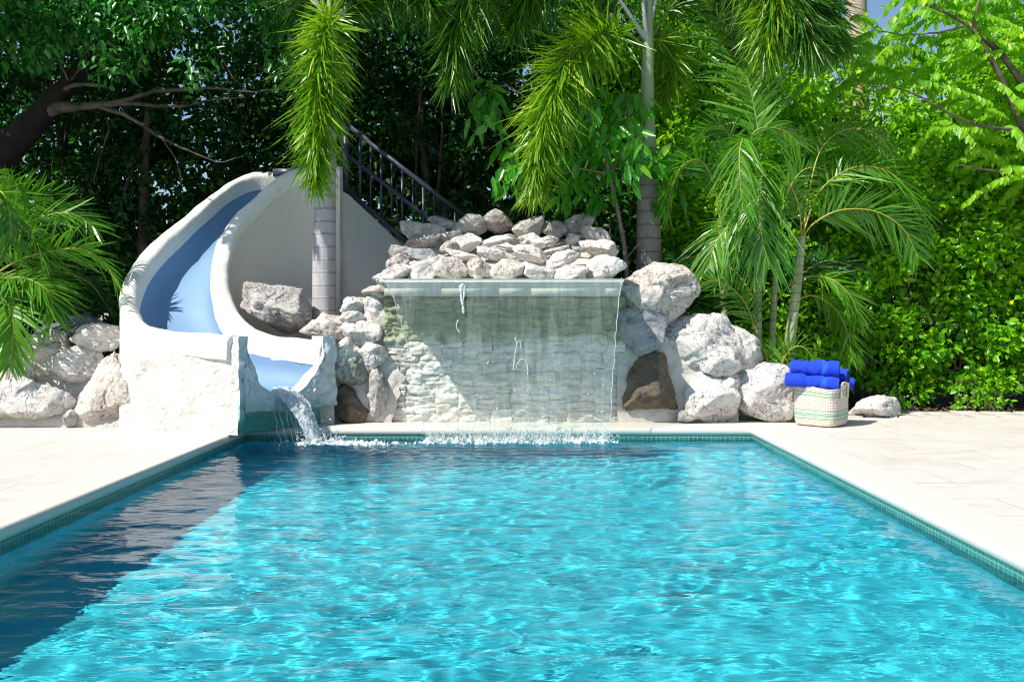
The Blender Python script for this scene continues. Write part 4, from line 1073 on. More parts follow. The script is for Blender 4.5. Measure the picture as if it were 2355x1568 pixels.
def frond(name, pts, parent, off, mat, rmat, seed, n=60, length=0.45, width=0.026, mode='feather', droop=0.35, r0=0.014, prof=None, ang=55, bare=0.12, up=0.15, roll=0.5):
    rs = np.random.RandomState(seed)
    Q = catmull(np.array([D(*p) if not isinstance(p, np.ndarray) else p for p in pts]), 14)
    seg = np.concatenate([[0], np.cumsum(np.linalg.norm(np.diff(Q, axis=0), axis=1))]); seg /= seg[-1]
    tt = np.linspace(0, 1, 40); Q = np.stack([np.interp(tt, seg, Q[:, i]) for i in range(3)], 1)
    T, S, U = frames(Q)
    for i in range(1, len(S)):      # keep the side vector from flipping where the stalk turns over
        s = S[i - 1] - T[i] * (S[i - 1] @ T[i]); S[i] = nrm(s)
    U = np.cross(S, T)
    if mode == 'feather' and roll:
        ph = np.linspace(-1.4, 1.4, 29); cost = [np.abs((S * math.cos(q) + U * math.sin(q))[8:, 1]).mean() for q in ph]
        q = ph[int(np.argmin(cost))] * roll + rs.normal(0, 0.12); S = S * math.cos(q) + U * math.sin(q); U = np.cross(S, T)
    def at(A, u): return np.stack([np.interp(u, tt, A[:, i]) for i in range(3)], 1)
    mb = MB()
    if mode == 'feather':
        u = np.linspace(bare, 0.995, n); u = np.concatenate([u, u + 0.3 / n]); sg = np.concatenate([np.ones(n), -np.ones(n)])
        u = np.clip(u + rs.normal(0, 0.15 / n, 2 * n), 0, 1)
        p = at(Q, u); t_ = nrm(at(T, u)); s_ = nrm(at(S, u)); u_ = nrm(at(U, u))
        a = R(ang) * (1 - 0.45 * u) + rs.normal(0, 0.09, 2 * n)
        d = nrm(s_ * (sg * np.sin(a))[:, None] + t_ * np.cos(a)[:, None] + u_ * (up + rs.normal(0, 0.08, 2 * n))[:, None])
        pr = np.interp(u, [0, bare, 0.3, 0.6, 1.0], [0.5, 0.65, 1.0, 0.95, 0.42])
        L = length * pr * rs.uniform(0.85, 1.1, 2 * n)
        side = nrm(np.cross(d, u_ + 0.35 * rs.normal(size=d.shape)))
        V, f = strips(p, d, L, width * rs.uniform(0.8, 1.2, 2 * n), droop * rs.uniform(0.6, 1.5, 2 * n), side, 5, 0.10 * rs.normal(size=d.shape))
    else:
        m = n
        u = rs.uniform(bare, 1.0, m); ph = rs.uniform(0, 2 * PI, m)
        p = at(Q, u); t_ = nrm(at(T, u)); s_ = nrm(at(S, u)); u_ = nrm(at(U, u))
        a = R(ang) * (1 - 0.4 * u) + rs.normal(0, 0.2, m)
        rad = s_ * np.cos(ph)[:, None] + u_ * np.sin(ph)[:, None]
        d = nrm(rad * np.sin(a)[:, None] + t_ * np.cos(a)[:, None])
        pr = np.interp(u, [0, bare, 0.25, 0.6, 1.0], [0.5, 0.7, 1.0, 0.92, 0.5])
        L = length * pr * rs.uniform(0.7, 1.12, m)
        side = nrm(np.cross(d, rad + 0.6 * rs.normal(size=d.shape)))
        V, f = strips(p, d, L, width * rs.uniform(0.7, 1.25, m), droop * rs.uniform(0.2, 1.7, m), side, 4, 0.20 * rs.normal(size=d.shape) + 0.16 * t_)
    mb.add(V, f)
    o = mb.build(name, mat, parent, False, off)
    mb = MB(); mb.add(*tube(Q, np.interp(tt, [0, 1], [r0, r0 * 0.22]), 6)); mb.build('rachis', rmat, o, True, off)
    return o
def trunk(name, pts, parent, off, mat, n=16, sub=12, wob=0.0, ring=0.0, ringsp=0.155, rootflare=0):
    """pts: (px, py, distance, width in photo pixels)"""
    Q = catmull([np.append(D(x, y, Y), wpx / F * Y / 2) for x, y, Y, wpx in pts], sub)
    r = Q[:, 3]
    if ring: r = r * (1 + ring * (((Q[:, 2] / ringsp) % 1.0) < 0.16))
    mb = MB(); mb.tube(Q[:, :3], r, n, wob=wob); return mb.build(name, mat, parent, True, off)
def cloud(rs, n, lo, hi):
    return rs.uniform(np.array(lo), np.array(hi), size=(n, 3))
def clusters(rs, Cc, per, rad, L, W, out=None, droop=-0.4, spread=1.0, fold=0.2, lr=0.3):
    """leaf rosettes round the cluster centres"""
    n = len(Cc) * per
    c = np.repeat(Cc, per, 0)
    d = nrm(rs.normal(size=(n, 3)) * np.array([1, 1, 0.8]))
    p = c + d * (rad * rs.rand(n) ** 0.5)[:, None]
    A = d * spread + np.array([0, 0, droop]) + 0.5 * rs.normal(size=(n, 3))
    if out is not None: A = A + np.asarray(out)
    N = np.array([-0.4, -0.6, 0.8]) + 0.5 * rs.normal(size=(n, 3)) + 0.3 * d
    return leaves(p, A, N, L * rs.uniform(1 - lr, 1 + lr, n), W * rs.uniform(1 - lr, 1 + lr, n), fold)

# ---------------------------------------------------------------- foxtail palm in front of the slide wall
GP = 'foxtail palms'
p1 = thing('foxtail_palm', 'foxtail palm with a ringed grey trunk and bushy frond in front of the slide wall', 'palm', tuple(D(745, 800, 12.2)), GP)
o1 = D(745, 800, 12.2)
trunk('trunk', [(745, 960, 12.2, 60), (745, 760, 12.2, 55), (745, 620, 12.2, 53), (747, 480, 12.2, 49), (752, 360, 12.2, 42), (756, 250, 12.2, 36)], p1, o1, M['palm_trunk'], 28, 40, ring=0.012)
trunk('crownshaft', [(756, 252, 12.2, 40), (757, 150, 12.2, 34), (758, 70, 12.2, 24), (758, 20, 12.2, 14), (758, -40, 12.2, 10)], p1, o1, M['crownshaft'], 16)
FX = dict(mode='plumose', n=1000, length=0.56, width=0.023, droop=0.32, ang=78, bare=0.16, r0=0.022)
def fx(parent, off, pts, seed, mat='leaf_foxtail', **kw):
    k = dict(FX); k.update(kw); return frond('frond', pts, parent, off, M[mat], M['rachis_green'], seed, **k)
fx(p1, o1, [(758, 70, 12.15), (758, 42, 11.95), (748, 60, 11.7), (738, 130, 11.55), (732, 220, 11.5), (728, 330, 11.5), (724, 415, 11.52)], 1, n=1150, bare=0.10, length=0.5)
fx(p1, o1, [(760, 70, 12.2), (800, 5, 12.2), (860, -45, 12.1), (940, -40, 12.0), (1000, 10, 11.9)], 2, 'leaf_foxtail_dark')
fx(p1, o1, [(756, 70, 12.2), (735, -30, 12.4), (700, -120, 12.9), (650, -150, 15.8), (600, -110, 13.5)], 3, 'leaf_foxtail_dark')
top1 = D(758, 40, 12.2)
def arch(base, az, reach, rise, fall, n=7):
    k = np.linspace(0, 1, n)
    return [base + np.array([math.cos(az) * reach * s, math.sin(az) * reach * s, rise * math.sin(min(1, s * 1.25) * PI / 2 * 1.25) * s ** 0.5 * 1.2 - fall * s ** 2.2]) for s in k]
for i, (az, rc, ri, fa) in enumerate([(150, 2.3, 1.8, 1.0), (120, 2.2, 1.8, 1.0), (60, 2.2, 1.6, 1.2), (30, 2.2, 1.8, 1.1), (330, 2.2, 2.0, 1.0)]):
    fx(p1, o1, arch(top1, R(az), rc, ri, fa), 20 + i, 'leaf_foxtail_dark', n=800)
# ---------------------------------------------------------------- second foxtail palm
p2 = thing('foxtail_palm', 'taller foxtail palm with a smooth green upper stem behind the right side rocks', 'palm', tuple(D(1495, 700, 12.8)), GP)
o2 = D(1495, 700, 12.8)
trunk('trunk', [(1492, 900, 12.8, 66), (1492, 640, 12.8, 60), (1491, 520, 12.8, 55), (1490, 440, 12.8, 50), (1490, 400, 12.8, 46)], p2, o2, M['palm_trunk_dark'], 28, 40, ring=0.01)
trunk('crownshaft', [(1490, 405, 12.8, 42), (1489, 330, 12.8, 38), (1488, 230, 12.8, 32), (1489, 130, 12.8, 28), (1490, 60, 12.8, 24), (1492, -30, 12.8, 16)], p2, o2, M['crownshaft'], 18)
mb = MB()
for q in ([(1489, 95, 12.78), (1470, 70, 12.7), (1440, 25, 12.6), (1410, -20, 12.5)], [(1490, 80, 12.8), (1500, 30, 12.8), (1515, -25, 12.8)], [(1489, 110, 12.78), (1481, 40, 12.7), (1478, -30, 12.7)]):
    Q = catmull([D(*a) for a in q], 8); mb.tube(Q, np.linspace(0.045, 0.018, len(Q)), 8)
mb.build('petiole', M['petiole'], p2, True, o2)
mb = MB()
for q in ([(757, 85, 12.15), (745, 40, 12.1), (725, 0, 12.05), (700, -50, 12)], [(758, 85, 12.2), (775, 50, 12.2), (800, 15, 12.2), (830, -20, 12.2)], [(758, 90, 12.2), (757, 30, 12.2), (756, -30, 12.2)]):
    Q = catmull([D(*a) for a in q], 8); mb.tube(Q, np.linspace(0.045, 0.018, len(Q)), 8)
mb.build('petiole', M['petiole'], p1, True, o1)
fx(p2, o2, [(1485, 110, 12.75), (1440, 80, 12.55), (1380, 82, 12.3), (1318, 125, 12.15), (1270, 210, 12.05), (1240, 330, 12.0), (1228, 440, 12.0)], 5, n=1250, bare=0.14)
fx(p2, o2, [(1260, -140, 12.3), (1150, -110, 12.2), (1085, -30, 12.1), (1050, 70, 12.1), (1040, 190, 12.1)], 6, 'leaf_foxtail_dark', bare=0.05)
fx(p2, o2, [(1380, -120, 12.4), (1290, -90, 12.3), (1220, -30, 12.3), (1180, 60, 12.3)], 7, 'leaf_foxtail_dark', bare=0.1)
fx(p2, o2, [(1690, -190, 12.3), (1760, -120, 12.2), (1780, -30, 12.1), (1772, 50, 12.0), (1758, 110, 12.0)], 8, 'leaf_foxtail', bare=0.1, droop=0.6, n=850)
fx(p2, o2, [(1640, -160, 12.4), (1750, -120, 12.4), (1850, -50, 12.3), (1905, 40, 12.2), (1930, 110, 12.2)], 9, 'leaf_foxtail_dark', bare=0.1)
fx(p2, o2, [(1494, 90, 12.9), (1530, 100, 13.1), (1545, 160, 13.2), (1520, 230, 13.2)], 10, 'leaf_foxtail', bare=0.1, n=500, length=0.4)
fx(p2, o2, [(1494, 90, 12.9), (1560, 0, 13.1), (1640, -40, 13.2), (1690, 30, 13.2), (1700, 130, 13.2)], 11, 'leaf_foxtail_dark', bare=0.2, n=700)
fx(p2, o2, [(1640, -140, 12.2), (1730, -90, 12.1), (1810, -20, 12.0), (1850, 60, 11.95), (1862, 120, 11.95)], 12, 'leaf_foxtail_dark', bare=0.1, droop=0.5)
top2 = D(1490, -30, 12.8)
for i, (az, rc, ri, fa) in enumerate([(100, 2.4, 1.4, 1.0), (200, 2.4, 1.5, 1.0), (320, 2.3, 1.6, 1.0)]):
    fx(p2, o2, arch(top2, R(az), rc, ri, fa), 40 + i, 'leaf_foxtail_dark', n=700)
# ---------------------------------------------------------------- areca palms
pa = thing('areca_palm', 'clump of areca palm with yellow-green ringed stems behind the boulders left of the basket', 'palm', tuple(D(1790, 860, 12.2)), 'areca palms')
oa = D(1790, 860, 12.2)
for pts in ([(1808, 880, 12.1, 32), (1815, 790, 12.1, 26), (1828, 690, 12.1, 22), (1838, 600, 12.1, 20), (1843, 545, 12.1, 16)],
            [(1742, 900, 12.3, 24), (1741, 790, 12.3, 21), (1742, 690, 12.3, 19), (1746, 560, 12.3, 16), (1752, 470, 12.3, 12)],
            [(1772, 880, 12.45, 18), (1776, 760, 12.45, 16), (1781, 660, 12.45, 14), (1790, 540, 12.45, 12)],
            [(1665, 830, 12.6, 20), (1664, 700, 12.6, 18), (1660, 600, 12.6, 15), (1655, 500, 12.6, 11)]):
    trunk('stem', pts, pa, oa, M['areca_stem'], 12, 14, ring=0.05, ringsp=0.11)
AR = dict(n=46, length=0.52, width=0.023, droop=0.27, ang=58, bare=0.18, r0=0.013, up=0.12)
def ar(parent, off, pts, seed, mat='leaf_areca', rm='rachis', **kw):
    k = dict(AR); k.update(kw); return frond('frond', pts, parent, off, M[mat], M[rm], seed, **k)
ar(pa, oa, [(1843, 550, 12.1), (1870, 515, 12.0), (1930, 484, 11.9), (2010, 486, 11.85), (2075, 525, 11.8), (2110, 590, 11.8)], 1)
ar(pa, oa, [(1790, 450, 12.3), (1765, 405, 12.1), (1746, 420, 11.9), (1745, 490, 11.75), (1755, 560, 11.7), (1768, 610, 11.7)], 2, n=52, droop=0.7, up=0.0, length=0.62)
ar(pa, oa, [(1845, 545, 12.15), (1862, 430, 12.2), (1890, 340, 12.3), (1945, 298, 12.4), (2010, 305, 12.4), (2055, 360, 12.4)], 3, bare=0.45)
ar(pa, oa, [(1752, 470, 12.3), (1738, 390, 12.1), (1728, 320, 11.95), (1750, 295, 11.9), (1800, 300, 11.9), (1835, 330, 11.9)], 4, droop=0.6)
ar(pa, oa, [(1752, 470, 12.3), (1735, 380, 12.0), (1712, 320, 11.8), (1700, 350, 11.6), (1702, 420, 11.5), (1708, 480, 11.5)], 44, droop=0.7, up=0.0)
ar(pa, oa, [(1838, 640, 12.15), (1880, 635, 12.0), (1925, 650, 11.9), (1960, 690, 11.85), (1975, 740, 11.8)], 5, n=40, length=0.42)
ar(pa, oa, [(1830, 690, 12.2), (1870, 680, 12.2), (1920, 710, 12.2), (1950, 770, 12.2), (1958, 830, 12.2)], 6, n=40, length=0.42)
ar(pa, oa, [(1780, 880, 12.0), (1783, 830, 12.0), (1792, 800, 11.95), (1806, 815, 11.9), (1812, 850, 11.9)], 7, n=22, length=0.3, width=0.02)
ar(pa, oa, [(1770, 880, 11.95), (1765, 830, 11.95), (1755, 805, 11.9), (1740, 800, 11.85)], 8, n=18, length=0.25, width=0.018)
ar(pa, oa, [(1792, 880, 11.9), (1800, 830, 11.9), (1822, 800, 11.85), (1850, 800, 11.8), (1870, 830, 11.8)], 88, n=24, length=0.32, width=0.02)
ar(pa, oa, [(1744, 800, 12.25), (1722, 715, 12.1), (1685, 665, 11.9), (1640, 645, 11.8), (1600, 660, 11.75), (1575, 700, 11.75)], 9, n=40, length=0.40)
ar(pa, oa, [(1742, 700, 12.3), (1690, 625, 12.4), (1620, 590, 12.5), (1550, 600, 12.5)], 10, n=44, length=0.42, mat='leaf_dark')
ar(pa, oa, [(1752, 480, 12.4), (1745, 320, 12.7), (1715, 170, 12.9), (1660, 50, 13.0), (1590, -40, 13.0)], 11, n=64, length=0.75, width=0.032, bare=0.3, mat='leaf_areca', rm='rachis_green')
ar(pa, oa, [(1843, 545, 12.2), (1885, 440, 12.3), (1965, 385, 12.3), (2050, 400, 12.3), (2110, 470, 12.3), (2130, 540, 12.3)], 12, bare=0.3)
ar(pa, oa, [(1790, 540, 12.5), (1808, 450, 12.5), (1850, 390, 12.5), (1910, 400, 12.5), (1945, 470, 12.5)], 13, n=44)
ar(pa, oa, [(1655, 500, 12.6), (1640, 420, 12.5), (1610, 370, 12.4), (1570, 380, 12.3), (1545, 430, 12.3), (1535, 500, 12.3)], 14, n=44)
ar(pa, oa, [(1655, 500, 12.6), (1660, 400, 12.5), (1680, 330, 12.4), (1655, 290, 12.3), (1610, 300, 12.2)], 15, n=44)
ar(pa, oa, [(1746, 560, 12.35), (1720, 520, 12.2), (1680, 520, 12.0), (1645, 560, 11.95), (1630, 620, 11.9)], 16, n=44, droop=0.6)
ar(pa, oa, [(1742, 680, 12.3), (1700, 700, 12.5), (1650, 720, 12.6), (1600, 740, 12.6)], 17, n=40, mat='leaf_dark', length=0.45)
ar(pa, oa, [(1776, 700, 12.45), (1830, 640, 12.6), (1900, 600, 12.7), (1980, 620, 12.7)], 18, n=44, mat='leaf_dark')
ar(pa, oa, [(1843, 545, 12.15), (1835, 470, 12.0), (1810, 420, 11.9), (1795, 440, 11.8), (1790, 500, 11.75)], 19, n=40, droop=0.6, length=0.4)
pl = thing('areca_palm', 'areca palm whose arching yellow-edged fronds lean over the rocks left of the slide', 'palm', tuple(D(-60, 860, 11.6)), 'areca palms')
ol = D(-60, 860, 11.6)
trunk('stem', [(-40, 900, 11.6, 26), (-35, 760, 11.6, 22), (-25, 640, 11.5, 18)], pl, ol, M['areca_stem'], 12, 14, ring=0.05, ringsp=0.11)
trunk('stem', [(-90, 900, 11.7, 26), (-95, 740, 11.7, 22), (-100, 600, 11.7, 18)], pl, ol, M['areca_stem'], 12, 14, ring=0.05, ringsp=0.11)
AL = dict(n=46, length=0.58, width=0.025)
ar(pl, ol, [(-25, 640, 11.5), (40, 600, 11.3), (105, 580, 11.15), (180, 572, 11.1), (235, 598, 11.05), (268, 650, 11.05)], 31, droop=0.25, **AL)
ar(pl, ol, [(-25, 640, 11.6), (30, 545, 11.6), (95, 500, 11.6), (165, 492, 11.6), (225, 530, 11.6)], 32, **AL)
ar(pl, ol, [(-100, 600, 11.6), (-60, 480, 11.4), (-20, 415, 11.3), (25, 410, 11.2), (52, 450, 11.15)], 33, droop=0.6, **AL)
ar(pl, ol, [(-30, 660, 11.2), (10, 690, 11.0), (28, 720, 10.85), (30, 770, 10.75), (22, 840, 10.75)], 34, n=34, length=0.42, width=0.03, droop=0.45, bare=0.3)
ar(pl, ol, [(-25, 640, 11.7), (50, 620, 11.8), (130, 622, 11.9), (205, 650, 11.9), (250, 710, 11.9)], 35, mat='leaf_dark', **AL)
ar(pl, ol, [(-40, 700, 11.7), (40, 670, 11.9), (120, 680, 12.0), (190, 730, 12.0)], 36, mat='leaf_dark', **AL)
ar(pl, ol, [(-100, 600, 11.6), (-30, 520, 11.6), (40, 470, 11.7), (110, 455, 11.8), (160, 490, 11.9)], 37, mat='leaf_areca', **AL)
ar(pl, ol, [(-25, 640, 11.5), (0, 570, 11.3), (30, 530, 11.2), (75, 540, 11.1), (100, 600, 11.05)], 38, **AL)
ar(pl, ol, [(-25, 640, 11.4), (10, 640, 11.2), (60, 640, 11.1), (110, 670, 11.05), (125, 730, 11.05)], 39, **AL)
ar(pl, ol, [(-100, 600, 11.4), (-70, 640, 11.1), (-40, 720, 10.9), (-30, 800, 10.85)], 40, **AL)
ar(pl, ol, [(-60, 560, 11.4), (-30, 470, 11.2), (0, 440, 11.1), (20, 480, 11.05), (25, 560, 11.05)], 41, **AL)
# ---------------------------------------------------------------- drooping-leaved tree between the palms
mt_ = thing('drooping_leaf_tree', 'young tree with a thin pale trunk and long drooping leaves behind the rock heap', 'tree', tuple(D(1442, 720, 12.75)))
om = D(1442, 720, 12.75)
mb = MB()
for pts in ([(1442, 740, 12.75, 12), (1440, 610, 12.75, 12), (1428, 530, 12.75, 11), (1414, 460, 12.7, 10), (1400, 400, 12.6, 9), (1384, 340, 12.6, 7), (1350, 270, 12.5, 5), (1310, 200, 12.5, 3)],
            [(1400, 400, 12.6, 7), (1440, 350, 12.7, 5), (1500, 340, 12.7, 4), (1550, 360, 12.7, 2)], [(1384, 340, 12.6, 6), (1430, 280, 12.6, 4), (1450, 220, 12.6, 3)],
            [(1400, 400, 12.6, 6), (1340, 390, 12.5, 4), (1290, 400, 12.4, 3)], [(1350, 270, 12.5, 5), (1250, 250, 12.5, 4), (1170, 200, 12.6, 3), (1120, 210, 12.6, 2)], [(1290, 300, 12.5, 4), (1220, 320, 12.5, 3), (1170, 360, 12.5, 2)],
            [(1438, 600, 12.75, 4), (1460, 570, 12.6, 3), (1490, 540, 12.55, 2)]):
    Q = catmull([np.append(D(a, b, c), d / F * c / 2) for a, b, c, d in pts], 8); mb.tube(Q[:, :3], Q[:, 3], 8, wob=0.006)
mb.build('trunk', M['twig'], mt_, True, om)
rs = np.random.RandomState(77)
cc = [(1118, 215), (1110, 250), (1118, 290), (1130, 260), (1170, 345), (1165, 400), (1180, 430), (1200, 380), (1300, 205), (1340, 215), (1370, 230), (1400, 260), (1340, 270), (1420, 300), (1450, 290), (1330, 330), (1380, 320), (1310, 380), (1290, 430), (1340, 430), (1380, 460), (1440, 360), (1500, 370), (1545, 370), (1470, 330), (1360, 380), (1300, 470), (1400, 420), (1340, 300), (1430, 240), (1290, 340), (1460, 400), (1530, 400), (1480, 250), (1250, 380), (1310, 290), (1520, 450), (1360, 350), (1400, 340)]
Cc = np.array([D(x, y - 12, 12.55 + 0.25 * rs.normal()) for x, y in cc])
n = len(Cc) * 11; c = np.repeat(Cc, 11, 0) + rs.normal(size=(n, 3)) * np.array([0.10, 0.10, 0.07])
A = np.array([0, 0, -1.0]) + rs.normal(size=(n, 3)) * np.array([0.55, 0.55, 0.35]); N = np.array([0, -1, 0.5]) + 0.6 * rs.normal(size=(n, 3))
mb = MB(); mb.add(*leaves(c, A, N, rs.uniform(0.17, 0.33, n), rs.uniform(0.065, 0.11, n), 0.15, 0.12)); mb.build('leaves', M['leaf_mango'], mt_, False, om)

# ---------------------------------------------------------------- big dark tree on the left and its overhanging canopy
bt = thing('spreading_tree', 'big dark tree with a leaning trunk and pale bare branches behind the slide at left', 'tree', tuple(D(-260, 780, 14.6)))
ob = D(-260, 780, 14.6)
mb = MB()
limbs = [[(-260, 800, 14.6, 120), (-150, 560, 14.6, 105), (-40, 400, 14.6, 88), (60, 300, 14.6, 66), (130, 225, 14.6, 50), (190, 160, 14.6, 38), (260, 105, 14.7, 28), (340, 60, 14.8, 18), (420, -10, 14.9, 10)],
         [(60, 296, 14.62, 30), (120, 252, 14.55, 32), (180, 246, 14.4, 20), (250, 240, 14.3, 15), (300, 228, 14.2, 11), (350, 212, 14.15, 9), (420, 206, 14.1, 9), (500, 204, 14.1, 6), (580, 212, 14.0, 4), (650, 200, 14.0, 3)],
         [(240, 241, 14.3, 12), (310, 240, 14.2, 9), (360, 244, 14.15, 8), (430, 243, 14.1, 7), (490, 230, 14.1, 5), (560, 225, 14.05, 3)],
         [(225, 246, 14.35, 10), (280, 262, 14.2, 9), (330, 290, 14.1, 8), (370, 318, 14.1, 7), (430, 345, 14.0, 5), (500, 372, 14.0, 3), (560, 360, 14.0, 2)],
         [(150, 205, 14.5, 12), (180, 195, 14.4, 10), (240, 198, 14.3, 7)],
         [(160, 190, 14.5, 5), (130, 130, 14.3, 4), (100, 60, 14.2, 3), (95, -20, 14.2, 3)], [(160, 190, 14.5, 4), (200, 130, 14.3, 3), (150, 95, 14.2, 2), (115, 50, 14.2, 2)],
         [(250, 300, 14.3, 3), (230, 360, 14.2, 2), (215, 420, 14.2, 2)], [(370, 318, 14.1, 4), (400, 360, 14.0, 3), (420, 420, 14.0, 2)], [(190, 160, 14.6, 16), (230, 60, 14.8, 12), (250, -40, 15, 9)],
         [(-40, 400, 14.6, 60), (-60, 200, 14.8, 45), (-40, 0, 15, 30)], [(420, -10, 14.9, 12), (400, -140, 13.6, 9), (330, -260, 12.2, 6), (250, -330, 11.2, 3)], [(510, 135, 14.0, 3), (530, 170, 14.0, 3), (545, 190, 14.0, 2)]]  # limb reaching up and forward out of view is added to carry shading leaves
for pts in limbs:
    Q = catmull([np.append(D(a, b, c), d / F * c / 2) for a, b, c, d in pts], 9); big = pts[0][3] > 40; mb = MB(); mb.tube(Q[:, :3], Q[:, 3], 12, wob=0.02 if big else 0.012)
    mb.build('trunk' if big else 'branch', M['bark_shaded' if big else 'bark_pale'], bt, True, ob)

rs = np.random.RandomState(21)
def fill(rs, n, lo, hi, keep=None):
    P = cloud(rs, n, lo, hi)
    if keep is not None: P = P[keep(P)]
    return P
mb = MB()
ctr = fill(rs, 900, (-10, 13.2, 5.0), (1.6, 18.0, 8.6), lambda P: (fbm(P * 0.55, 3) > -0.25) & (P[:, 2] > 5.25 + 0.35 * (P[:, 1] - 13.2) * 0.3))
mb.add(*clusters(rs, ctr, 34, 0.42, 0.14, 0.075, droop=-0.5))
low = fill(rs, 170, (-5.9, 10.5, 5.35), (-3.9, 11.9, 6.4), lambda P: fbm(P * 1.3, 2) > -0.45)  # out-of-view leaf clusters added to shade the plaster wall
mb.add(*clusters(rs, low, 30, 0.34, 0.14, 0.075, droop=-0.5))
lft = fill(rs, 260, (-11, 12.0, 4.9), (-7.0, 14.5, 6.8))
mb.add(*clusters(rs, lft, 30, 0.36, 0.14, 0.075, droop=-0.5))
hang = np.array([D(x, y, 13.6 + 0.5 * rs.rand()) for x, y in zip(rs.uniform(70, 720, 170), 175 * rs.rand(170) ** 1.2 - 10)])
hang = hang[(fbm(hang * 1.1 + 3, 2) > 0.02)]
mb.add(*clusters(rs, hang, 22, 0.24, 0.14, 0.07, droop=-0.7))
mb.build('crown', M['leaf_ficus'], bt, False, ob)

# ---------------------------------------------------------------- background trees
def bgtree(label, x, Yc, zc, rx, ry, rz, n, per, leaf, mat, seed, trunkr=0.14, group='trees behind the garden', L=0.13, W=0.072, thr=-0.2, name='broadleaf_tree', lean=0.4, bark='bark'):
    rs = np.random.RandomState(seed)
    t = thing(name, label, 'tree', (x, Yc, 0), group)
    off = np.array([x, Yc, 0])
    mb = MB()
    top = np.array([x + lean * rs.normal(), Yc, zc + rz * 0.4]); base = np.array([x, Yc, -0.05])
    Q = catmull([base, base * 0.6 + top * 0.4 + rs.normal(size=3) * np.array([0.25, 0.1, 0]), top], 10); mb.tube(Q, np.linspace(trunkr, trunkr * 0.35, len(Q)), 9, wob=0.02)
    for k in range(9):
        s = Q[rs.randint(5, len(Q) - 2)]; e = np.array([x, Yc, zc]) + nrm(rs.normal(size=3)) * np.array([rx, ry, rz]) * 0.8
        m_ = (s + e) / 2 + rs.normal(size=3) * 0.2; q = catmull([s, m_, e], 6); mb.tube(q, np.linspace(trunkr * 0.35, 0.008, len(q)), 6, wob=0.015)
    mb.build('trunk', M[bark], t, True, off)
    P = rs.uniform(-1, 1, size=(n, 3)); rr = np.linalg.norm(P * np.array([1, 1, 1]), axis=1)
    wv = fbm(P * 1.6 + seed, 3)
    P = P[(rr + 0.45 * wv < 1.0) & (rr > 0.35)] * np.array([rx, ry, rz]) + np.array([x, Yc, zc])
    P = P[(fbm(P * 0.9 + seed * 1.3, 3) > thr) & (P[:, 2] > 0.05)]
    mb = MB(); mb.add(*clusters(rs, P, per, 0.36, L, W, droop=-0.45)); mb.build('crown', M[mat], t, False, off)
    return t
dark = [(-10.2, 16.4, 3.2), (-8.0, 17.2, 3.5), (-5.9, 16.6, 3.0), (-3.6, 17.4, 3.4), (-1.6, 16.6, 3.1), (0.6, 16.8, 3.2), (2.6, 17.2, 3.6)]
dl = ['dark bushy tree at the left edge of the picture behind the areca fronds', 'dark tree behind the leaning trunk with blue sky specks in its crown', 'dark tree behind the bare pale branches above the slide',
      'dark tree directly behind the head of the slide', 'dark tree behind the stair railing', 'dark tree in deep shade behind the top of the rock heap', 'dark tree behind the long hanging frond of the taller palm']
for i, ((x, Y, z), l) in enumerate(zip(dark, dl)):
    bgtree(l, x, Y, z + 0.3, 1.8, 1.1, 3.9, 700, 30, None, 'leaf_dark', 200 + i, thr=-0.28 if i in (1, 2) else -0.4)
far = [(-9.5, 20.5), (-6.2, 21.0), (-3.0, 20.6), (0.4, 21.0), (3.8, 20.8), (7.4, 21), (11, 20.5)]
fl = ['far tree closing the view at the far left edge', 'far tree seen through gaps beside the leaning trunk', 'far tree seen through gaps above the slide', 'far tree hidden in shade behind the rock heap', 'far tree behind the taller foxtail palm', 'far tree behind the areca clump', 'far tree closing the view at the far right edge']
for i, ((x, Y), l) in enumerate(zip(far, fl)):
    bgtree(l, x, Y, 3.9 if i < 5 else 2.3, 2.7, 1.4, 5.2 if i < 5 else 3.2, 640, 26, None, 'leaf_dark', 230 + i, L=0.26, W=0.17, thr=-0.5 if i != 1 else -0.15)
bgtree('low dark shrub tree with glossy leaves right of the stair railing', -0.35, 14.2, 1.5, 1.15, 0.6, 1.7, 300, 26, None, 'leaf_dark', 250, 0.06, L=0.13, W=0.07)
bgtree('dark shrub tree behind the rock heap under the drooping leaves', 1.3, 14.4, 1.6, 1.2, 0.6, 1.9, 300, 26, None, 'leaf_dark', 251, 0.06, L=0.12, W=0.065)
br = [(3.1, 14.6, 3.4, 1.3, 0.8, 2.6, 'bright green tree between the taller palm and the areca fronds'), (4.8, 15.0, 3.4, 1.4, 0.9, 2.2, 'bright green tree under the dark glossy hanging fronds at right'),
      (6.9, 14.7, 3.6, 1.5, 0.9, 2.1, 'bright tree rising behind the hedge in the upper right'), (1.5, 15.4, 4.6, 1.2, 0.8, 1.9, 'sunlit tree top seen between the two palm crowns'), (8.9, 14.8, 3.8, 1.4, 0.9, 2.8, 'bright tree past the right end of the hedge'), (7.9, 14.2, 4.5, 1.6, 0.8, 1.7, 'bright tree top filling the upper right corner behind the feathered leaves')]
for i, (x, Y, z, rx, ry, rz, l) in enumerate(br):
    bgtree(l, x, Y, z, rx, ry, rz, 560, 34, None, 'leaf_bright', 260 + i, 0.1, L=0.11, W=0.064, thr=-0.35)
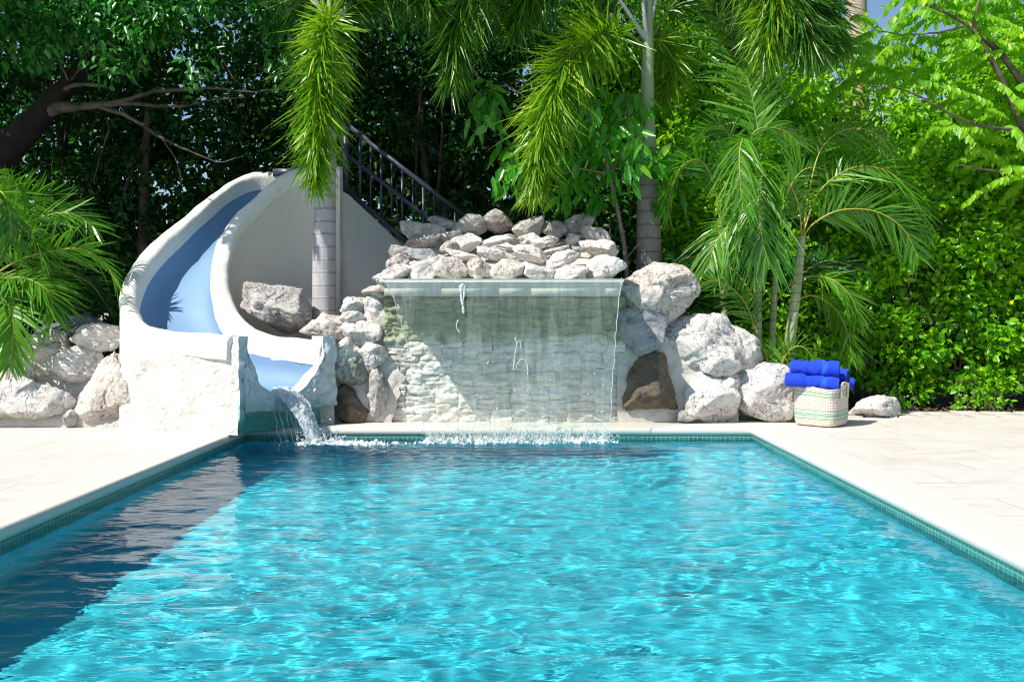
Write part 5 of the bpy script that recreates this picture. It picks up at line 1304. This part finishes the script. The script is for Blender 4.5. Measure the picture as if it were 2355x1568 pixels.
# pale smooth trunk against the sky
rp = thing('royal_palm', 'thick smooth pinkish palm trunk rising against the sky at upper right', 'palm', tuple(D(1970, 700, 15.8)))
orp = D(1970, 700, 15.8)
trunk('trunk', [(1972, 880, 15.8, 60), (1970, 400, 15.8, 56), (1969, 100, 15.8, 50), (1967, -60, 15.8, 46), (1966, -360, 15.8, 38)], rp, orp, simple_mat('pink_trunk', (0.40, 0.31, 0.25), (0.56, 0.45, 0.38), 2.5, 0.8, 0.2), 24)
topr = D(1966, -360, 15.8)
for i in range(6): frond('frond', arch(topr, R(60 * i + 10), 3.0, 1.6, 1.4), rp, orp, M['leaf_areca'], M['rachis_green'], 300 + i, n=60, length=0.7, width=0.05)
# ---------------------------------------------------------------- hedge
hd = thing('hedge', 'tall clipped green hedge with glossy oval leaves along the right side behind the deck', 'hedge', (6.0, 13.5, 0))
oh = np.array([6.0, 13.5, 0])
rs = np.random.RandomState(31)
mb = MB()
hx = (2.0, 9.5)
def hedge_front(x, z): return 13.05 + 0.10 * fbm(np.stack([x * 1.1, z * 1.1, x * 0 + 4], 1), 3) * 2
nC = 2900
x = rs.uniform(*hx, nC); z = 0.12 + 3.4 * rs.rand(nC); dep = rs.rand(nC) ** 1.6 * 0.75
Cc = np.stack([x, hedge_front(x, z) + dep, z], 1)
Cc = Cc[(fbm(Cc * 2.2 + 40, 3) > -0.05) & (Cc[:, 2] > 0.22 + 0.25 * noise3(np.stack([Cc[:, 0] * 2, Cc[:, 0] * 0, Cc[:, 0] * 0], 1)))]
mb.add(*clusters(rs, Cc, 22, 0.17, 0.108, 0.064, droop=-0.05, out=(-0.15, -0.5, 0.15)))
mb.build('foliage', M['leaf_hedge'], hd, False, oh)
mb = MB()
for k in range(70):
    x0 = rs.uniform(*hx); z0 = rs.uniform(1.0, 3.3); Q = catmull([[x0, 13.45, 0], [x0 + rs.normal(0, 0.15), 13.4, z0 * 0.5], [x0 + rs.normal(0, 0.3), 13.25 + rs.normal(0, 0.1), z0]], 8); mb.tube(Q, np.linspace(0.016, 0.004, len(Q)), 5, wob=0.01)
mb.build('stems', M['bark'], hd, True, oh)
# ---------------------------------------------------------------- tree with feathered leaves over the hedge
ct = thing('feather_leaf_tree', 'light green tree with hanging rows of small oval leaflets at the upper right', 'tree', (7.6, 13.2, 0))
oc = np.array([7.6, 13.2, 0])
mb = MB()
for pts in ([(2640, 1000, 12.9, 44), (2620, 900, 12.9, 40), (2560, 500, 12.8, 34), (2440, 330, 12.6, 26), (2354, 195, 12.5, 18), (2280, 105, 12.4, 13), (2225, 60, 12.3, 9), (2150, 20, 12.3, 6), (2080, -10, 12.3, 4)],
            [(2395, 420, 12.5, 14), (2335, 262, 12.4, 13), (2300, 175, 12.35, 12), (2262, 110, 12.3, 10), (2240, 50, 12.3, 8), (2260, -20, 12.3, 7)],
            [(2440, 330, 12.6, 10), (2330, 300, 12.3, 8), (2235, 285, 12.2, 6), (2160, 248, 12.1, 5), (2080, 208, 12.05, 4), (2010, 200, 12.0, 3), (1960, 190, 12.0, 2)],
            [(2500, 480, 12.6, 10), (2400, 400, 12.3, 7), (2300, 395, 12.2, 5), (2200, 380, 12.1, 3)], [(2354, 195, 12.5, 8), (2400, 80, 12.4, 6), (2420, -30, 12.4, 4)], [(2225, 60, 12.3, 5), (2160, 75, 12.2, 4), (2080, 80, 12.1, 3), (2010, 70, 12.1, 2)]):
    Q = catmull([np.append(D(a, b, c), d / F * c / 2) for a, b, c, d in pts], 9); mb.tube(Q[:, :3], Q[:, 3], 9, wob=0.012)
mb.build('trunk', M['bark'], ct, True, oc)
rs = np.random.RandomState(41); mb = MB()
n = 290
px = rs.uniform(1900, 2560, n); py = rs.uniform(-60, 400, n)
kp = (py < 120 + (px - 1900) * 0.7) & (px + py * 0.2 > 1945) & ~((px < 2070) & (py < 50)) & (fbm(np.stack([px / 120, py / 90, px * 0], 1), 2) > -0.35)
for a_, b_ in zip(px[kp], py[kp]):
    s = D(a_, b_, rs.uniform(12.2, 13.0)); az = rs.choice([PI, 0]) + rs.normal(0, 0.9); Ln = rs.uniform(0.35, 0.8); dr = rs.uniform(0.1, 0.6)
    k = np.linspace(0, 1, 14)
    ax = np.array([math.cos(az), math.sin(az), 0]); Q = s + np.outer(k * Ln, ax) + np.outer(-dr * Ln * k ** 2 + 0.12 * rs.normal() * k, Z)
    sd = np.array([-ax[1], ax[0], 0])
    for sg in (1, -1):
        A = sd * sg * 0.5 + ax * 0.25 + np.array([0, 0, -0.75]) + 0.14 * rs.normal(size=(14, 3)); Nn = np.array([0, -0.5, 0.8]) + sd * sg * 0.5 + 0.25 * rs.normal(size=(14, 3))
        mb.add(*leaves(Q, A, Nn, 0.145 * rs.uniform(0.8, 1.15, 14) * np.interp(k, [0, 0.3, 1], [0.7, 1, 0.8]), 0.066, 0.12, 0.08))
    mb.tube(Q, 0.003, 4, cap=False)
mb.build('crown', M['leaf_compound'], ct, False, oc)
# ---------------------------------------------------------------- small plants, edging strip
for i, (x, y, l) in enumerate([(2080, 925, 'small leafy sprig with bare twigs growing at the hedge foot beside the low white rock'), (2216, 925, 'small upright sprig at the hedge foot in the middle of the stone edging'), (2290, 930, 'thin twiggy seedling at the hedge foot toward the right edge')]):
    s = D(x, 948, 12.55); s[2] = 0; t = thing('sprig', l, 'plant', tuple(s), 'sprigs at the foot of the hedge')
    rs = np.random.RandomState(60 + i); mb = MB(); tips = []
    for k in range(6):
        e = s + np.array([rs.normal(0, 0.13), rs.normal(0, 0.06), rs.uniform(0.12, 0.30)]); q = catmull([s, (s + e) / 2 + rs.normal(size=3) * 0.03, e], 5); mb.tube(q, np.linspace(0.006, 0.002, len(q)), 5); tips.append(q[len(q) // 2]); tips.append(e)
    mb.build('twigs', M['twig'], t, True, s)
    tips = np.array(tips[:7 + 2 * i] if i != 1 else tips); mb = MB(); mb.add(*clusters(rs, tips, 7, 0.05, 0.07, 0.042, droop=0.1)); mb.build('leaves', M['leaf_hedge'], t, False, s)
ed = MB(); rs = np.random.RandomState(9); x = 2.6
while x < 11:
    w_ = rs.uniform(0.18, 0.5)
    for (y0, y1) in ((11.885, 12.22), (12.235, 12.62)):
        ww = w_ * rs.uniform(0.8, 1.0); ed.box((x + 0.006, y0 + rs.uniform(0, 0.02), -0.1), (x + ww - 0.006, y1 - rs.uniform(0, 0.02), 0.012 + rs.uniform(-0.008, 0.012)), bev=0.01)
    x += w_
e = ed.build('stone_edging', simple_mat('edging_stone', (0.42, 0.385, 0.33), (0.62, 0.58, 0.51), 5, 0.85, 0.6)); tag(e, kind='structure')
# leaf litter on the soil under the hedge
rs = np.random.RandomState(19); n = 1400
p = np.stack([rs.uniform(2.5, 9.5, n), 12.65 + 0.9 * rs.rand(n), 0.0 + 0.02 * rs.rand(n)], 1); A = rs.normal(size=(n, 3)) * np.array([1, 1, 0.15]); N = Z + 0.3 * rs.normal(size=(n, 3))
mb = MB(); mb.add(*leaves(p, A, N, 0.08, 0.045)); tag(mb.build('leaf_litter', simple_mat('dry_leaves', (0.09, 0.06, 0.035), (0.22, 0.15, 0.08), 9, 0.8, 0.2)), 'dry brown leaf litter on the soil under the hedge', 'leaf litter', kind='stuff')
# ================================================================ basket and towels
bk = thing('towel_basket', 'woven cream seagrass basket with green bands holding blue towels on the deck', 'basket', (3.36, 11.10, 0.0))
bO = np.array([3.36, 11.10, 0.0])
ax1 = nrm(np.array([0.36, -0.37, 0])); ax2 = nrm(np.array([0.36, 0.45, 0]))
HS = 0.262; BH = 0.435; ROWS = 24; NST = 112
def rsq(a, hs, rc):
    """rounded square outline: angle parameter -> point"""
    c, s = np.cos(a), np.sin(a); p = 5.0
    r = hs / (np.abs(c) ** p + np.abs(s) ** p) ** (1 / p); return np.stack([c * r, s * r], 1)
nu, nv = NST * 5, ROWS * 6 + 1
u, v = np.meshgrid(np.linspace(0, 1, nu), np.linspace(0, 1, nv), indexing='ij'); u = u.ravel(); v = v.ravel()
a = u * 2 * PI
q = rsq(a, 1.0, 0.2)
hs = HS * (0.91 + 0.10 * v ** 0.6 + 0.015 * np.sin(v * 7))
hs = hs * (1 - 0.10 * np.clip(0.03 - v, 0, 1) / 0.03)
row = v * ROWS; coil = np.abs(np.sin(PI * row)) ** 0.7; st = np.abs(np.sin(PI * (u * NST + 0.5 * (np.floor(row) % 2) * 0))) ** 0.6
d = 0.0065 * coil * (0.45 + 0.55 * st) + 0.004 * fbm(np.stack([q[:, 0] * 3, q[:, 1] * 3, v * 4], 1), 2)
xy = q * (hs + d)[:, None]
zz = v * BH + 0.006
hb = np.exp(-((u - 0.135) / 0.045) ** 4); zz = zz + 0.0 * hb + 0.05 * np.exp(-((np.arctan2(np.sin(a - R(45 + 0)), np.cos(a - R(45)))) / 0.35) ** 2) * 0
zz = zz + (0.022 * np.sin(a * 2 + 0.6) + 0.012 * np.sin(a * 3)) * v ** 2
P = xy[:, :1] * ax1 + xy[:, 1:] * ax2; P[:, 2] = zz
inner = P.reshape(nu, nv, 3)[:, -1].copy(); inn2 = inner * np.array([0.93, 0.93, 1]); inn3 = inn2 * np.array([0.95, 0.95, 0.75])
f = grid_faces(nu, nv)
me = mesh_np('body', P, f, True)
uvl = me.uv_layers.new(name='UVMap'); li = np.empty(len(me.loops), np.int32); me.loops.foreach_get('vertex_index', li)
uvl.data.foreach_set('uv', np.stack([u * NST, v * ROWS], 1)[li].ravel().astype(np.float32))
def mat_basket():
    t = MT('seagrass'); uv = t.coord('UV'); s = t.n('SeparateXYZ', {0: uv}); uu, vv = s.outputs[0], s.outputs[1]
    rowi = t.math('FLOOR', vv); fv = t.math('FRACT', vv); fu = t.math('FRACT', uu)
    band = t.ramp(t.math('DIVIDE', t.math('ADD', rowi, 0.5), float(ROWS)), [(0.0, 0), (4.2 / 24, 1), (5.1 / 24, 0), (6.1 / 24, 1), (7.1 / 24, 1), (8.1 / 24, 0), (9.1 / 24, 1), (10.1 / 24, 0), (18.2 / 24, 1), (19.1 / 24, 0), (20.1 / 24, 1), (21.1 / 24, 0)], 'CONSTANT')
    hole_u = t.ramp(t.math('ABSOLUTE', t.math('SUBTRACT', fu, 0.5)), [(0.26, 0), (0.42, 1)]); hole_v = t.ramp(t.math('ABSOLUTE', t.math('SUBTRACT', fv, 0.5)), [(0.16, 1), (0.40, 0)])
    gapv = t.ramp(t.math('ABSOLUTE', t.math('SUBTRACT', fv, 0.5)), [(0.42, 0), (0.5, 1)])
    n = t.noise(t.coord('Object'), 30, 4, 0.6); n2 = t.noise(t.coord('Object'), 150, 3, 0.6); n0 = t.noise(t.coord('Object'), 6, 3, 0.6)
    c = t.mix(n, (0.66, 0.565, 0.46), (0.77, 0.70, 0.60)); c = t.mix(t.math('MULTIPLY', n0, 0.35), c, (0.74, 0.60, 0.53))
    g = t.mix(n, (0.15, 0.42, 0.29), (0.27, 0.55, 0.41))
    c = t.mix(t.math('MULTIPLY', band, 0.85), c, g)
    c = t.mix(t.math('MULTIPLY', t.math('MULTIPLY', hole_u, hole_v), 0.85), c, (0.30, 0.22, 0.155))
    c = t.mix(t.math('MULTIPLY', gapv, 0.55), c, (0.36, 0.28, 0.20))
    return t.done(t.pbsdf(c, 0.75, t.bump(n2, 0.4, 0.003)))
M['basket'] = mat_basket()
obj('body', me, M['basket'], bk)
mb = MB(); mb.add(np.vstack([inner, inn2, inn3]), grid_faces(3, nu)); b_ = np.vstack([P.reshape(nu, nv, 3)[:, 0], [[0, 0, 0.012]]]); k = np.arange(nu)
mb.add(b_, np.stack([k, np.full(nu, nu), (k + 1) % nu], 1)); mb.build('lining', simple_mat('basket_lining', (0.40, 0.33, 0.25), (0.5, 0.42, 0.33), 30), bk)
M['rope'] = simple_mat('rope', (0.62, 0.55, 0.44), (0.74, 0.67, 0.56), 40, 0.8, 0.5)
def handle(side):
    """plaited rope loop over the rim in the middle of one face"""
    nrmv = ax1 if side > 0 else -ax1
    tang = ax2
    hsv = HS * 1.02
    mbh = MB()
    for ph in (0, PI):
        pts = []
        for k in np.linspace(0, 1, 60):
            ang = PI * k; w = 0.085
            h = BH + 0.012 + 0.05 * math.sin(ang)
            s_ = -w * math.cos(ang) * 1.0
            if k < 0.12: h = BH - 0.13 + (BH + 0.02 - BH + 0.13) * k / 0.12
            if k > 0.88: h = BH - 0.13 + (BH + 0.02 - BH + 0.13) * (1 - k) / 0.12
            tw = 2 * PI * 7 * k + ph
            pts.append(nrmv * (hsv + 0.012 + 0.007 * math.cos(tw)) + tang * (s_ + 0.008 * math.sin(tw)) + Z * (h + 0.004 * math.sin(tw)))
        mbh.tube(np.array(pts), 0.009, 7)
    return mbh.build('handle', M['rope'], bk, True)
def handle2(nv_, tv_):
    mbh = MB()
    for ph in (0, PI):
        pts = []
        for k in np.linspace(0, 1, 70):
            ang = PI * k; tw = 2 * PI * 8 * k + ph
            if k < 0.3: s_, h = -0.095, BH - 0.12 + 0.135 * k / 0.3
            elif k > 0.7: s_, h = 0.095, BH - 0.12 + 0.135 * (1 - k) / 0.3
            else: kk = (k - 0.3) / 0.4; s_, h = -0.095 * math.cos(PI * kk), BH + 0.015 + 0.035 * math.sin(PI * kk)
            pts.append(nv_ * (HS * 1.03 + 0.008 + 0.006 * math.cos(tw)) + tv_ * (s_ + 0.007 * math.sin(tw)) + Z * h)
        mbh.tube(np.array(pts), 0.008, 7)
    return mbh.build('handle', M['rope'], bk, True)
handle2(ax1, ax2); handle2(-ax1, ax2)
def mat_towel():
    t = MT('blue_towel'); co = t.coord('Object'); uv = t.coord('UV'); x = t.n('SeparateXYZ', {0: uv}).outputs[0]
    n = t.noise(co, 260, 3, 0.7); n2 = t.noise(co, 9, 4, 0.6)
    band = t.ramp(x, [(0.0, 0), (0.66, 1), (0.76, 0)], 'CONSTANT')
    c = t.mix(n2, (0.004, 0.035, 0.52), (0.008, 0.06, 0.66)); c = t.mix(t.math('MULTIPLY', band, 0.6), c, (0.012, 0.11, 0.72))
    h = t.math('MULTIPLY', n, t.math('SUBTRACT', 1.0, t.math('MULTIPLY', band, 0.8)))
    return t.done(t.pbsdf(c, 0.9, t.bump(h, 0.8, 0.006), Sheen_Weight=0.35, Sheen_Roughness=0.4, Sheen_Tint=(0.25, 0.45, 1.0)))
M['towel'] = mat_towel()
def towel(label, c, axis, length, Rr, seed, turns=4.2, roll=0.0):
    axis = nrm(np.array(axis)); s = nrm(np.cross(axis, Z)); up = np.cross(s, axis)
    rs = np.random.RandomState(seed); nT, nL = 190, 40
    th = np.linspace(0, turns * 2 * PI, nT); pitch = (Rr - 0.012) / turns / (2 * PI)
    th_out = pitch * 2 * PI * 0.40
    V = []; uvs = []
    for lay, sgn in ((0, 1), (1, -1)):
        r = 0.012 + pitch * th + sgn * th_out / 1.0 * 0.5
        for i in range(nL):
            l = (i / (nL - 1) - 0.5); edge = min(i, nL - 1 - i)
            sh = 0.010 * math.sin(6 * l + seed)
            rr = r * (1 - (0.10 if edge == 0 else 0.03 if edge == 1 else 0)) + 0.0
            ax_off = l * length + 0.006 * np.sin(th * 0.5 + seed)
            V.append((axis * 1.0)[None, :] * ax_off[:, None] + (s[None] * np.cos(th + roll)[:, None] + up[None] * np.sin(th + roll)[:, None]) * rr[:, None])
            uvs.append(np.stack([np.full(nT, l + 0.5), th / 20], 1))
    V = np.array(V).reshape(-1, 3); uvs = np.array(uvs).reshape(-1, 2)
    V = V + 0.013 * np.stack([fbm(V * 6 + k * 7 + seed, 3) for k in range(3)], 1)
    tl = V @ axis / length; cr = np.exp(-((tl + 0.06 + 0.5 * (V @ s)) / 0.05) ** 2) + 0.8 * np.exp(-((tl - 0.17 - 0.9 * (V @ up)) / 0.035) ** 2)
    rad = V - np.outer(V @ axis, axis); V = V - nrm(rad) * (0.014 * cr * np.clip(np.linalg.norm(rad, axis=1) / Rr - 0.5, 0, 1) * 2)[:, None]
    # a soft crease round the middle where the roll was tied in by hand
    f1 = grid_faces(nL, nT); f2 = grid_faces(nL, nT)[:, ::-1] + nL * nT
    k = np.arange(nT - 1); fe = []
    for i in (0, nL - 1): a0 = i * nT; b0 = nL * nT + i * nT; fe.append(np.stack([a0 + k, a0 + k + 1, b0 + k + 1, b0 + k], 1))
    j = np.arange(nL - 1)
    for i in (0, nT - 1): a0 = j * nT + i; b0 = nL * nT + a0; fe.append(np.stack([a0, b0, b0 + nT, a0 + nT], 1))
    me = mesh_np('rolled_towel', V, [f1, f2] + fe, True)
    uvl = me.uv_layers.new(name='UVMap'); li = np.empty(len(me.loops), np.int32); me.loops.foreach_get('vertex_index', li); uvl.data.foreach_set('uv', uvs[li].ravel().astype(np.float32))
    return tag(obj('rolled_towel', me, M['towel'], None, tuple(c)), label, 'towel', 'blue towels in the basket')
towel('thick blue rolled towel lying on top of the basket stack', D(1873, 848, 11.02), (0.93, -0.36, -0.02), 0.52, 0.098, 1)
towel('blue rolled towel in front at the basket rim below the top one', D(1866, 879, 10.95), (0.93, -0.34, -0.10), 0.56, 0.085, 2)
towel('blue rolled towel with its spiral end showing at the right of the basket', D(1905, 862, 11.18), (0.86, -0.5, -0.02), 0.42, 0.080, 3, roll=1.0)
towel('blue rolled towel at the back right corner of the basket, mostly hidden', D(1925, 882, 11.32), (0.95, -0.2, 0.0), 0.36, 0.075, 4)
